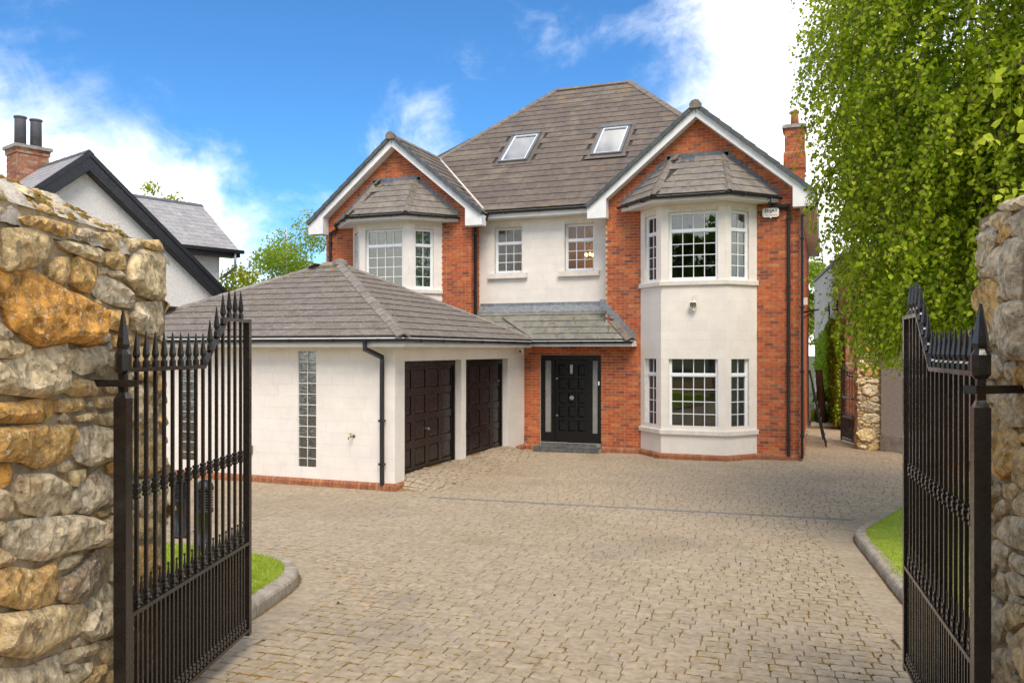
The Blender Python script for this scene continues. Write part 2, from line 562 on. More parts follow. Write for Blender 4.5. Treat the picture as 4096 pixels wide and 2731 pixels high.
mt['whiteboard'] = M('white_board', [(.82, .81, .78), (.79, .78, .75)], .5, 3, .07, .03, 60, over=[(4, .6, .8, (.55, .53, .45), .35)])
mt['tile'] = M('roof_tile', [(.138, .110, .090), (.150, .120, .099), (.126, .101, .084), (.144, .113, .091), (.158, .128, .107)], .88, 6, .18, .25, 130, over=[(1.1, .50, .74, (.30, .25, .17), .50), (30, .64, .72, (.46, .42, .32), .6), (.9, .58, .74, (.36, .22, .06), .35), (20, .66, .72, (.36, .20, .045), .6), (.8, .60, .75, (.10, .085, .075), .5, (3, .5, .5))])
mt['tile_g'] = M('garage_roof_tile', [(.180, .152, .128), (.196, .167, .141), (.166, .140, .119), (.190, .160, .134)], .9, 6, .2, .3, 130, over=[(22, .60, .66, (.52, .50, .45), .65), (1.3, .56, .80, (.33, .30, .24), .35), (13, .70, .74, (.22, .10, .03), .55)])
mt['tile_p'] = M('porch_roof_tile', [(.205, .192, .158), (.185, .175, .15), (.225, .21, .17)], .9, 6, .25, .3, 130, over=[(2.0, .5, .75, (.23, .23, .12), .45), (26, .62, .70, (.40, .39, .33), .5)])
mt['tile_b'] = M('bay_roof_tile', [(.215, .185, .155), (.195, .17, .145), (.235, .20, .165)], .9, 6, .25, .3, 130, over=[(2.2, .52, .76, (.33, .29, .19), .5), (26, .64, .72, (.42, .40, .32), .5)])
mt['ridge'] = M('ridge_tile', [(.18, .15, .12), (.205, .17, .135), (.155, .13, .108)], .9, 7, .25, .3, 120, over=[(8, .58, .72, (.36, .26, .09), .6), (25, .64, .72, (.42, .40, .33), .5)])
mt['verge'] = M('verge_tile', [(.085, .095, .10), (.10, .11, .115), (.075, .085, .09)], .75, 8, .25, .2, 90, over=[(9, .6, .72, (.16, .17, .06), .6)])
mt['deck'] = M('roof_deck', [(.05, .045, .04)], .95, 8, .2, 0)
mt['lead'] = M('lead', [(.24, .255, .27), (.29, .305, .32), (.20, .215, .23)], .55, 12, .3, .2, 60, metal=.35, over=[(9, .55, .75, (.50, .52, .53), .5)])
mt['blackpl'] = M('black_plastic', [(.013, .013, .015)], .38, 6, .2, .03, 60, spec=.5)
mt['gate'] = M('black_gate_paint', [(.013, .010, .0085)], .26, 12, .25, .05, 25, spec=.5, coat=.2)
mt['blackdoor'] = M('black_gloss_door', [(.008, .008, .009)], .30, 8, .1, 0, 40, spec=.4, rv=.03)
mt['brown'] = M('dark_brown_door', [(.0125, .0065, .0055)], .33, 8, .2, .08, 60, spec=.5, stretch=(1, 1, 6))
mt['glass'] = glassmat('window_glass', .12, (.70, .75, .70), 0.0, .05, 2.5)
mt['frost'] = glassmat('frosted_glass', .07, (.85, .83, .77), .10, .2, 30)
mt['skyglass'] = glassmat('skylight_glass', .60, (.95, .96, .97), 0.02, .03, 3)
mt['block'] = glassmat('glass_block', .24, (.55, .60, .55), .14, .7, 18)
mt['blockedge'] = M('glass_block_joint', [(.72, .72, .68)], .7, 8, .08, .1, 80)
mt['inner'] = M('interior_wall', [(.42, .36, .28)], .95, 2, .1, 0)
mt['ochre'] = M('interior_ochre_wall', [(.62, .38, .10)], .9, 2, .1, 0)
mt['floorin'] = M('interior_floor', [(.10, .06, .035)], .6, 3, .2, 0)
mt['curtain'] = M('curtain_cloth', [(.46, .50, .42)], .95, 12, .12, .1, 90, stretch=(6, 6, .3))
mt['curtain2'] = M('curtain_linen', [(.50, .46, .38)], .95, 12, .12, .1, 90, stretch=(6, 6, .3))
mt['steel'] = M('brushed_steel', [(.62, .62, .62)], .3, 20, .1, 0, metal=.9)
mt['alugrey'] = M('grey_aluminium', [(.20, .21, .22)], .4, 10, .1, 0, metal=.5)
mt['cream'] = M('cream_plastic', [(.72, .70, .60)], .45, 8, .06, 0)
mt['brass'] = M('brass', [(.30, .19, .07)], .45, 30, .3, .1, 80, metal=.7)
mt['bluetext'] = M('navy_print', [(.012, .02, .10)], .5, 8, 0, 0, rv=0)
mt['cyantext'] = M('light_blue_print', [(.20, .52, .72)], .5, 8, 0, 0, rv=0)
mt['redtext'] = M('red_print', [(.55, .03, .03)], .5, 8, 0, 0, rv=0)
mt['paver'] = M('paver', [(.365, .285, .193), (.385, .302, .206), (.342, .267, .182), (.373, .292, .197), (.40, .317, .22), (.352, .275, .187)], .9, 16, .24, .35, 120, over=[(1.0, .45, .75, (.38, .315, .235), .35), (.22, .50, .68, (.235, .175, .10), .6), (.55, .52, .76, (.21, .18, .14), .55), (3.5, .58, .75, (.25, .205, .15), .4), (45, .68, .74, (.50, .46, .40), .5)], bd=.006)
mt['joint'] = M('mossy_joint', [(.20, .14, .075)], .97, 9, .35, .5, 90, over=[(1.1, .46, .62, (.30, .145, .02), .85), (5, .58, .72, (.26, .20, .035), .7), (3.1, .62, .74, (.09, .075, .05), .6)], bd=.01)
mt['kerb'] = M('kerb_block', [(.35, .295, .225), (.39, .33, .255), (.32, .27, .205)], .92, 10, .25, .4, 90, over=[(3, .52, .72, (.19, .155, .11), .5), (9, .58, .72, (.20, .14, .05), .45), (30, .66, .73, (.45, .42, .36), .5)])
mt['soil'] = M('ground_soil', [(.075, .085, .03)], .97, 1.5, .3, .4, 20, over=[(.7, .5, .7, (.05, .045, .03), .6)])
mt['lawn'] = M('lawn_turf', [(.30, .37, .04)], .97, 3, .3, .4, 60, over=[(2.5, .52, .75, (.26, .24, .06), .5)])
mt['grass'] = leafmat('grass_blade', [(.26, .33, .03), (.36, .43, .045), (.45, .50, .07), (.60, .54, .18)], .45, .5, .15)
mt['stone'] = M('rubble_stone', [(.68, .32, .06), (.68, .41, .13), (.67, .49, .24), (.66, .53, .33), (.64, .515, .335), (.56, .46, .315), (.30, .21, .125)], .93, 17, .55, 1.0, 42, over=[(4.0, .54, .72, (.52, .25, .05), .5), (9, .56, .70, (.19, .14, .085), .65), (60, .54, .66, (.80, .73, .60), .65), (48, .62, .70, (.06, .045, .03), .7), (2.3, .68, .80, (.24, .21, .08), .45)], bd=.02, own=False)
mt['stonemortar'] = M('rubble_mortar', [(.40, .31, .19)], .97, 14, .35, .7, 55, over=[(6, .55, .72, (.13, .125, .055), .6)], bd=.015)
mt['cap'] = M('cap_mortar', [(.52, .46, .38)], .96, 11, .35, .9, 40, over=[(5, .52, .68, (.30, .235, .16), .7), (9, .60, .70, (.24, .15, .05), .8), (50, .6, .7, (.66, .62, .54), .4)], bd=.02)
mt['moss'] = M('moss', [(.22, .15, .025), (.29, .14, .022), (.20, .15, .03), (.32, .19, .04)], .98, 30, .4, .8, 120, bd=.01)
mt['pot'] = M('terracotta', [(.46, .15, .07)], .8, 10, .15, .1, 60)
mt['potgrey'] = M('grey_chimney_pot', [(.12, .12, .13)], .6, 6, .2, .1, 60)
mt['concrete'] = M('concrete', [(.32, .295, .255)], .93, 6, .25, .3, 70, over=[(4, .56, .75, (.17, .16, .12), .5)])
mt['roughcast'] = M('white_roughcast', [(.93, .90, .835)], .96, 14, .06, 1.0, 30, over=[(1.1, .58, .8, (.60, .57, .50), .35)], bd=.06)
mt['oldbrick'] = M('old_brick', [(.33, .12, .065), (.40, .17, .09), (.26, .095, .06), (.42, .22, .13), (.36, .26, .17)], .9, 12, .25, .3, 120)
mt['slate'] = M('slate', [(.33, .315, .31), (.37, .35, .34), (.30, .285, .28), (.40, .38, .365)], .6, 7, .16, .15, 80, over=[(2, .58, .8, (.15, .13, .12), .4)], spec=.45)
mt['barge'] = M('black_bargeboard', [(.012, .012, .016)], .35, 6, .2, .04, 40, spec=.5)
mt['bark'] = M('birch_bark', [(.55, .53, .48)], .9, 5, .2, .4, 40, stretch=(1, 1, .5), over=[(7, .56, .66, (.06, .05, .04), .85, (.5, .5, 2.2))])
mt['twig'] = M('twig', [(.09, .055, .035)], .85, 10, .2, 0)
mt['birch'] = leafmat('birch_leaf', [(.12, .20, .010), (.25, .36, .014), (.40, .50, .02), (.54, .62, .03), (.68, .71, .07)], .55, .42, .2)
mt['lead_d'] = M('dark_lead', [(.15, .165, .18), (.19, .205, .22), (.12, .135, .15)], .6, 12, .35, .2, 60, metal=.3, over=[(9, .58, .75, (.36, .38, .39), .5)])
mt['leafdark'] = leafmat('broadleaf', [(.05, .11, .012), (.09, .18, .015), (.14, .24, .02)], .35, .6, .1)
mt['leafyellow'] = leafmat('golden_leaf', [(.26, .30, .02), (.42, .44, .03), (.58, .54, .06)], .5, .6, .1)
mt['leafbg'] = leafmat('background_birch_leaf', [(.19, .27, .025), (.28, .38, .035), (.38, .48, .06), (.50, .57, .13)], .55, .6, .08)
mt['ivy'] = leafmat('ivy_leaf', [(.13, .25, .012), (.26, .42, .02), (.42, .56, .04), (.62, .68, .12)], .45, .5, .15)
mt['render'] = M('weathered_render', [(.64, .60, .52)], .95, 2, .12, .3, 40, over=[(1.2, .5, .72, (.40, .36, .29), .5, (1, 1, .25))])
mt['pebble'] = M('pebbledash', [(.40, .37, .325)], .97, 60, .55, 1.0, 55, over=[(70, .58, .66, (.62, .58, .52), .7), (60, .62, .7, (.13, .12, .10), .7)], bd=.02)
mt['galv'] = M('galvanised_steel', [(.30, .285, .25)], .6, 20, .2, 0, metal=.2)
mt['dark'] = M('dark_void', [(.012, .011, .010)], .9, 5, 0, 0)
mt['litter'] = M('dead_leaf', [(.16, .075, .02), (.06, .035, .015), (.30, .24, .05), (.12, .16, .03)], .9, 30, .3, 0)
mt['bulb'] = emis('warm_bulb', (1.0, .58, .18), 20)
mt['led'] = emis('blue_led', (.1, .45, 1.0), 3)
mt['bark2'] = M('dark_bark', [(.11, .055, .03)], .95, 9, .3, .8, 25, stretch=(1, 1, .3), bd=.02)

mt['film'] = M('frosted_film', [(.25, .245, .23)], .25, 5, .1, 0, spec=.5)

# ------------------------------------------------------------------ ground, driveway, kerbs, lawns
def sstep(a, b, x):
    t = max(0.0, min(1.0, (x - a) / (b - a)))
    return t * t * (3 - 2 * t)
def gz(x, y):
    t = min(16.5, 13.2 - y)
    z = 0.0
    if t > 0: z = 0.0644 * (t * t / 3.0 if t < 1.5 else t - 0.75)
    rp = 0.21 * max(0.0, min(1.0, (-6.62 - x) / 0.78)) * sstep(13.55, 14.1, y) * (1 - sstep(19.3, 19.9, y))
    return z + rp
g = MB()
xs = [-400, -200, -100, -60, -40] + [i * 1.0 for i in range(-30, 31)] + [40, 60, 100, 200, 400]
ys = [-400, -200, -100, -60, -40, -30, -24] + [i * 1.0 for i in range(-20, 41)] + [60, 100, 200, 400]
for i in range(len(xs)):
    for j in range(len(ys)):
        g.v.append((xs[i], ys[j], (gz(xs[i], ys[j]) if xs[i] > -6 or ys[j] < 13 else 0.0) - 0.06))
for i in range(len(xs) - 1):
    for j in range(len(ys) - 1):
        a = i * len(ys) + j
        g.f.append((a, a + len(ys), a + len(ys) + 1, a + 1)); g.r.append(0); g.sm.append(True)
tag(g.build('ground', mt['soil']), kind='structure')

LAWN_L = [(-4.02, 3.75), (-4.10, 4.4), (-4.24, 5.3), (-4.42, 5.95), (-4.58, 6.42), (-4.78, 6.80), (-5.08, 7.12), (-5.5, 7.33), (-6.1, 7.42), (-7.2, 7.40), (-9.0, 7.25), (-13.0, 6.9), (-13.0, 2.6), (-4.75, 3.2)]
LAWN_R = [(0.95, 6.2), (0.80, 7.4), (0.66, 8.6), (0.53, 10.2), (0.42, 11.5), (0.385, 12.0), (0.41, 12.45), (0.55, 13.0), (0.85, 13.9), (1.3, 15.15), (2.1, 17.0), (3.4, 18.3), (6.0, 16.4), (12.0, 15.0), (12.0, 4.6), (1.3, 4.6)]
def smooth_path(P, n=5):
    out = []
    for i in range(len(P) - 1):
        p0, p1, p2, p3 = P[max(i - 1, 0)], P[i], P[i + 1], P[min(i + 2, len(P) - 1)]
        for k in range(n):
            t = k / n
            out.append(tuple(0.5 * ((2 * p1[c]) + (-p0[c] + p2[c]) * t + (2 * p0[c] - 5 * p1[c] + 4 * p2[c] - p3[c]) * t * t + (-p0[c] + 3 * p1[c] - 3 * p2[c] + p3[c]) * t ** 3) for c in (0, 1)))
    out.append(P[-1])
    return out
KL = smooth_path(LAWN_L[:12])
KR = smooth_path(LAWN_R[:13])
FL = KL + LAWN_L[12:]
FR = KR + LAWN_R[13:]
def along(path, step):       # points with directions at equal spacing
    out = []; acc = 0.0; nxt = step / 2
    for i in range(len(path) - 1):
        a, b = path[i], path[i + 1]
        L_ = math.hypot(b[0] - a[0], b[1] - a[1])
        while nxt <= acc + L_:
            t = (nxt - acc) / L_
            out.append((a[0] + t * (b[0] - a[0]), a[1] + t * (b[1] - a[1]), math.atan2(b[1] - a[1], b[0] - a[0])))
            nxt += step
        acc += L_
    return out
drive = MB()
dx = [-18 + 0.5 * i for i in range(20)] + [-8 + 0.13 * i for i in range(13)] + [-6.3 + 0.5 * i for i in range(30)]
dy = [-6 + 0.5 * i for i in range(38)] + [13.0 + 0.25 * i for i in range(30)] + [20.5 + 0.5 * i for i in range(40)]
for x in dx:
    for y in dy: drive.v.append((x, y, gz(x, y)))
for i in range(len(dx) - 1):
    for j in range(len(dy) - 1):
        a = i * len(dy) + j
        drive.f.append((a, a + len(dy), a + len(dy) + 1, a + 1)); drive.r.append(0); drive.sm.append(True)
driveo = drive.build('driveway', mt['joint'])
tag(driveo, kind='structure')
PIER_L0 = c2w(-2.45, 4.2)
def on_drive(x, y):
    if inpoly(x, y, FL) or inpoly(x, y, FR): return False
    if polyd(x, y, KL, False) < 0.27 or polyd(x, y, KR, False) < 0.27: return False
    if -14.4 < x < -7.50 and y > 13.56: return False
    if -15 < x < -0.5 and y > 20.5: return False
    if math.hypot(x + 2.92, y - 20.5) < 0.7 and y > 19.85: return False
    if inpoly(x, y, [(-4.36, 20.7), (-3.72, 19.82), (-2.12, 19.82), (-1.46, 20.7)]): return False
    if -7.1 < x < -5.25 and y > 20.1: return False
    if x > 1.0 + 0.0 * y and y > 23.3: return False
    if abs(y - (13.19 + (x + 6.42) * 0.076)) < 0.085 and -6.5 < x < 0.45: return False
    return True
def paver_mesh(mb, W, H, seed, lod):
    rs = random.Random(seed)
    r = 0.017
    pts = []
    k = 3 if lod == 0 else 2
    for cx_, cy_, a0 in ((W / 2 - r, H / 2 - r, 0), (-W / 2 + r, H / 2 - r, 90), (-W / 2 + r, -H / 2 + r, 180), (W / 2 - r, -H / 2 + r, 270)):
        for q in range(k):
            a = R(a0 + 90 * q / (k - 1))
            pts.append((cx_ + r * math.cos(a) + rs.uniform(-.004, .004), cy_ + r * math.sin(a) + rs.uniform(-.004, .004)))
    n = len(pts)
    b = [(x, y, -0.030) for x, y in pts]
    m_ = [(x, y, -0.0045) for x, y in pts]
    t_ = [(x * .965, y * .95, rs.uniform(-.002, .002)) for x, y in pts]
    mb.add(b + m_ + t_, [tuple(range(2 * n, 3 * n))] + [(n + i, n + (i + 1) % n, 2 * n + (i + 1) % n, 2 * n + i) for i in range(n)] + [(i, (i + 1) % n, n + (i + 1) % n, n + i) for i in range(n)])
pv = []
rp = random.Random(3)
def put_paver(x, y, ang, W, H, up=0.0):
    Xc, Zc = math.cos(YAW) * x + math.sin(YAW) * y, -math.sin(YAW) * x + math.cos(YAW) * y
    if Zc < 3.4 or abs(Xc) > 0.70 * Zc + 0.4: return
    lod = 0 if Zc < 11 else 1
    sd_ = rp.randrange(10)
    e = 0.15
    z = gz(x, y)
    nx, ny = (gz(x + e, y) - gz(x - e, y)) / (2 * e), (gz(x, y + e) - gz(x, y - e)) / (2 * e)
    nrm_ = V((-nx + rp.gauss(0, .006), -ny + rp.gauss(0, .006), 1)).normalized()
    q = V((0, 0, 1)).rotation_difference(nrm_).to_matrix().to_4x4()
    mw = Matrix.Translation((x, y, z + up + 0.010 + rp.uniform(-.0015, .002))) @ q @ Matrix.Rotation(ang + rp.gauss(0, .007), 4, 'Z')
    pv.append(((round(W, 2), round(H, 2), sd_, lod), (lambda mb, W=W, H=H, s=sd_, l=lod: paver_mesh(mb, W, H, s, l)), mw, math.hypot(x, y)))
ca, sa = math.cos(R(4.35)), math.sin(R(4.35))
row = -20
while True:
    v = row * 0.142
    if v > 29: break
    u = -17 + rp.uniform(0, .2)
    while u < 4:
        W = rp.choice((.12, .16, .16, .19, .22))
        xc, yc = ca * (u + W / 2) - sa * v, sa * (u + W / 2) + ca * v
        if yc > 1.0 and on_drive(xc, yc): put_paver(xc, yc, R(4.35), W, .136)
        u += W + 0.008
    row += 1
for path in (KL, KR):
    off = []
    for x, y, a in along(path, 0.152):
        o = 0.185
        px, py = (x + math.sin(a) * o, y - math.cos(a) * o) if path is KL else (x - math.sin(a) * o, y + math.cos(a) * o)
        if not inpoly(px, py, FL) and not inpoly(px, py, FR): put_paver(px, py, a, .146, .31, .005)
piece_objects(pv, 'paver', driveo, mt['paver'], 300)

def kerb_piece(mb, L_):
    prof = [(0.0, -0.12), (0.0, 0.085), (0.012, 0.108), (0.035, 0.122), (0.13, 0.125), (0.13, -0.12)]
    n = len(prof)
    e = 0.007
    A = [(e, y, z) for y, z in prof]; B = [(L_ - e, y, z) for y, z in prof]
    mb.add(A + B, [tuple(range(n)), tuple(reversed(range(n, 2 * n)))] + [(i, n + i, n + (i + 1) % n, (i + 1) % n) for i in range(n)])
for path, sgn in ((KL, 1), (KR, -1)):
    ks = []
    for x, y, a in along(path, 0.203):
        # the rounded face looks at the drive, the block lies towards the lawn
        an = a if sgn > 0 else a + math.pi
        mw = Matrix.Translation((x, y, gz(x, y) + rp.uniform(-.004, .004))) @ Matrix.Rotation(an + rp.gauss(0, .01), 4, 'Z') @ Matrix.Translation((-0.1, 0, 0))
        ks.append((('k',), (lambda mb: kerb_piece(mb, .2)), mw, 0))
    kr = empty('kerb', (path[0][0], path[0][1], gz(*path[0])))
    kr['kind'] = 'structure'
    piece_objects(ks, 'kerb_stone', kr, mt['kerb'])
def lawn(poly, name, h=0.115):
    me = MB()
    bm = bmesh.new()
    vs = [bm.verts.new((x, y, 0)) for x, y in poly]
    f = bm.faces.new(vs)
    bmesh.ops.triangulate(bm, faces=[f])
    bmesh.ops.subdivide_edges(bm, edges=bm.edges, cuts=3, use_grid_fill=True)
    for v_ in bm.verts:
        d = polyd(v_.co.x, v_.co.y, poly)
        v_.co.z = gz(v_.co.x, v_.co.y) + h + 0.05 * sstep(0, 1.5, d) * 0.5
    m_ = bpy.data.meshes.new(name); bm.to_mesh(m_); bm.free()
    m_.materials.append(mt['lawn'])
    for p in m_.polygons: p.use_smooth = True
    o = link(name, m_)
    tag(o, kind='structure')
    return o
def inset(poly, path, d):     # keep the lawn inside its kerb stones
    out = []
    cx_ = sum(p[0] for p in poly) / len(poly); cy_ = sum(p[1] for p in poly) / len(poly)
    for x, y in poly:
        l = math.hypot(cx_ - x, cy_ - y)
        out.append((x + (cx_ - x) / l * d, y + (cy_ - y) / l * d))
    return out
FLi, FRi = inset(FL, KL, .13), inset(FR, KR, .13)
lawn(FLi, 'left_lawn'); lawn(FRi, 'right_lawn')
def blades(poly, box, n, name, seed):
    rs = random.Random(seed)
    mb = MB(); k = 0
    while k < n:
        x, y = rs.uniform(*box[:2]), rs.uniform(*box[2:])
        k += 1
        if not inpoly(x, y, poly): continue
        d = polyd(x, y, poly)
        z = gz(x, y) + 0.105 + 0.025 * sstep(0, 1.5, d)
        a = rs.uniform(0, 6.3); h = rs.uniform(.022, .055) * (1.25 if d < .1 else 1); wd = rs.uniform(.003, .006)
        lx, ly = rs.gauss(0, .018), rs.gauss(0, .018)
        dry = noise.noise((x * 1.7, y * 1.7, 0)) * .5 + .5
        mb.face([(x - wd * math.cos(a), y - wd * math.sin(a), z), (x + wd * math.cos(a), y + wd * math.sin(a), z), (x + lx, y + ly, z + h)], min(.99, max(.01, .15 + .6 * dry * rs.random() + (.35 if d < .15 else 0) * rs.random())))
    o = mb.build(name, mt['grass'])
    tag(o, 'short mown green grass growing on the ' + ('left' if 'left' in name else 'right') + ' lawn', 'grass', kind='stuff')
blades(FLi, (-7.6, -4.0, 4.4, 7.5), 42000, 'left_grass', 4)
blades(FRi, (0.4, 3.2, 7.2, 18.0), 60000, 'right_grass', 5)

# slotted drain across the drive
dr = MB()
A_, B_ = V((-6.42, 13.19, 0)), V((0.42, 13.71, 0))
dd = (B_ - A_).normalized(); dn = V((-dd.y, dd.x, 0))
def dpt(t, o, z): return A_ + dd * t + dn * o + V((0, 0, z + gz(*(A_ + dd * t)[:2])))
Ld = (B_ - A_).length
def dbox(t0, t1, o0, o1, z0, z1):
    dr.hexa([dpt(t0, o0, z0), dpt(t1, o0, z0), dpt(t1, o1, z0), dpt(t0, o1, z0), dpt(t0, o0, z1), dpt(t1, o0, z1), dpt(t1, o1, z1), dpt(t0, o1, z1)])
for o0, o1 in ((-.048, -.036), (.036, .048)): dbox(0, Ld, o0, o1, .001, .012)
t = 0.0
while t < Ld:
    dbox(t, t + .016, -.036, .036, .000, .008); t += .034
for q in range(1, 7): dbox(q * 1.0 - .012, q * 1.0 + .012, -.048, .048, .001, .0125)
dro = dr.build('drain_channel', mt['galv'])
tag(dro, 'long narrow galvanised slotted drain channel across the driveway', 'drain')

# ------------------------------------------------------------------ the house
TAN = 0.839
house = empty('brick_house', (-7.0, 20.6, 0))
tag(house, 'large two storey red brick and limestone house with twin bay gables', 'house')
P1 = Pl((0, 20.6), (1, 0), (0, -1))           # brick gables and door wall
PM = Pl((0, 21.15), (1, 0), (0, -1))          # recessed stone wall between the gables
PS = Pl((-0.56, 0), (0, 1), (1, 0))           # right side wall
PR = Pl((-8.94, 0), (0, 1), (1, 0))           # return of the left gable
CR, CL = -2.92, -11.22                        # gable centres
def gable_iv(c, z, top=8.33):
    h = (top - z) / TAN
    return (c - h, c + h)
# --- backing walls (the mortar behind the bricks)
wb = MB()
bayR = (-4.32, -1.52, -1, 6.20); bayL = (-12.62, -9.82, -1, 6.20)
wall_open(wb, P1, -7.42, -0.56, 0, 2.85, [bayR[:2] + (-1, 2.85), (-6.98, -5.34, -1, 2.47)], .3)
wall_open(wb, P1, -5.22, -0.56, 2.85, 6.25, [(-4.32, -1.52, 2.8, 6.20)], .3)
wall_open(wb, P1, -13.52, -8.94, 0, 6.25, [bayL[:2] + (2.6, 6.20)], .3)
for c, a0, a1 in ((CR, -5.22, -.56), (CL, -13.52, -8.94)):
    l, r_ = gable_iv(c, 6.25)
    l, r_ = max(l, a0), min(r_, a1)
    hl, hr = 8.33 - (c - l) * TAN, 8.33 - (r_ - c) * TAN
    wb.prism([(l, 20.6, 6.25), (r_, 20.6, 6.25), (r_, 20.6, hr), (c, 20.6, 8.33), (l, 20.6, hl)], (0, .3, 0))
wb.box(-.86, -.56, 20.9, 32.3, 0, 6.3)         # right side
wb.box(-13.52, -13.22, 20.9, 32.3, 0, 6.3)     # left side
wb.box(-13.22, -.86, 32.0, 32.3, 0, 6.3)       # back
wb.box(-9.24, -8.94, 20.9, 21.5, 0, 6.25)      # return of the left gable
wb.box(-5.22, -4.92, 20.9, 21.5, 2.85, 6.25)
wallo = wb.build('brick_wall', mt['mortar'], house)
# --- bricks
bl, bh, bj, bt = .215, .065, .010, .006
def iv_right(z):
    iv = [(-7.42, -0.56)] if z < 2.80 else [(-5.22, -0.56)]
    if z > 6.24:
        l, r_ = gable_iv(CR, z); iv = [(max(l, -5.22), min(r_, -.56))]
    holes = []
    if z < 6.20: holes.append((-4.32, -1.52))
    if z < 2.47: holes.append((-6.98, -5.34))
    return [q for q in sub(iv, holes) if q[1] - q[0] > .04]
def iv_left(z):
    iv = [(-13.52, -8.94)]
    if z > 6.24:
        l, r_ = gable_iv(CL, z); iv = [(max(l, -13.52), min(r_, -8.94))]
    return [q for q in sub(iv, [(-12.62, -9.82)] if z < 6.2 else []) if q[1] - q[0] > .04]
bricks = lay(P1, .15, 8.25, iv_right, bl, bh, bj, bt, z_start=.15, minw=.04)
bricks += lay(P1, 2.6, 8.25, iv_left, bl, bh, bj, bt, z_start=.15, minw=.04)
bricks += lay(PS, .15, 6.25, lambda z: [(20.592, 32.3)], bl, bh, bj, bt, z_start=.15, phase=.1)
bricks += lay(PR, 2.6, 6.25, lambda z: [(20.592, 21.15)], bl, bh, bj, bt, z_start=.15, phase=.1)
piece_objects(bricks, 'brick', wallo, mt['brick'], 300)
# --- plinth course of bricks on edge
def plinth_course(path, parent, z=0.0, step=.0765, skip=None):
    pcs = []
    for x, y, a in along(path, step):
        if skip and skip(x, y): continue
        def fn(mb):
            w_ = .067
            P = [(0, -.115, 0), (w_, -.115, 0), (w_, .02, 0), (0, .02, 0), (0, -.115, .085), (w_, -.115, .085), (w_, .02, .145), (0, .02, .145)]
            # sloped nose
            v_ = [(0, -.07, 0), (w_, -.07, 0), (w_, -.07, .092), (0, -.07, .092), (0, -.05, .122), (w_, -.05, .122), (0, .02, .147), (w_, .02, .147), (0, .02, 0), (w_, .02, 0)]
            mb.add(v_, [(0, 1, 2, 3), (3, 2, 5, 4), (4, 5, 7, 6), (0, 3, 4, 6, 8), (1, 9, 7, 5, 2)])
        mw = Matrix.Translation((x, y, z)) @ Matrix.Rotation(a, 4, 'Z') @ Matrix.Translation((-.033, 0, rp.uniform(-.002, .002)))
        pcs.append((('p',), fn, mw, math.hypot(x, y)))
    base = MB()
    base.sweep([(x, y, z) for x, y in path], [(.062, 0), (.062, .085), (.04, .115), (-.05, .138), (-.05, 0)])
    b = base.build('plinth', mt['plinth'], parent)
    piece_objects(pcs, 'plinth_brick', b, mt['plinth'], 300)
BAY = lambda c, o=0.0: [(c - 1.40 - o * .45, 20.6), (c - .755 - o * .46, 19.88 - o), (c + .755 + o * .46, 19.88 - o), (c + 1.40 + o * .45, 20.6)]
plinth_course([(-5.30, 20.6)] + BAY(CR) + [(-.56, 20.6), (-.56, 25.0)], house)
plinth_course([(-7.35, 20.6), (-7.0, 20.6)], house)
# --- recessed ashlar wall over the porch
mb = MB()
midop = [(-8.49, -7.68, 4.69, 5.95), (-6.48, -5.67, 4.69, 5.95)]
wall_open(mb, PM, -8.94, -5.22, 2.6, 6.3, midop, .3)
mido = mb.build('stone_wall', mt['ashjoint'], house)
def iv_mid(z):
    return sub([(-8.94, -5.22)], [o[:2] for o in midop if o[2] < z < o[3]])
ash = lay(PM, 3.6, 6.24, iv_mid, .448, .223, .002, .004, mode='rand', ch=.001, z_start=3.56)
piece_objects(ash, 'stone_block', mido, mt['ashlar'], 300)
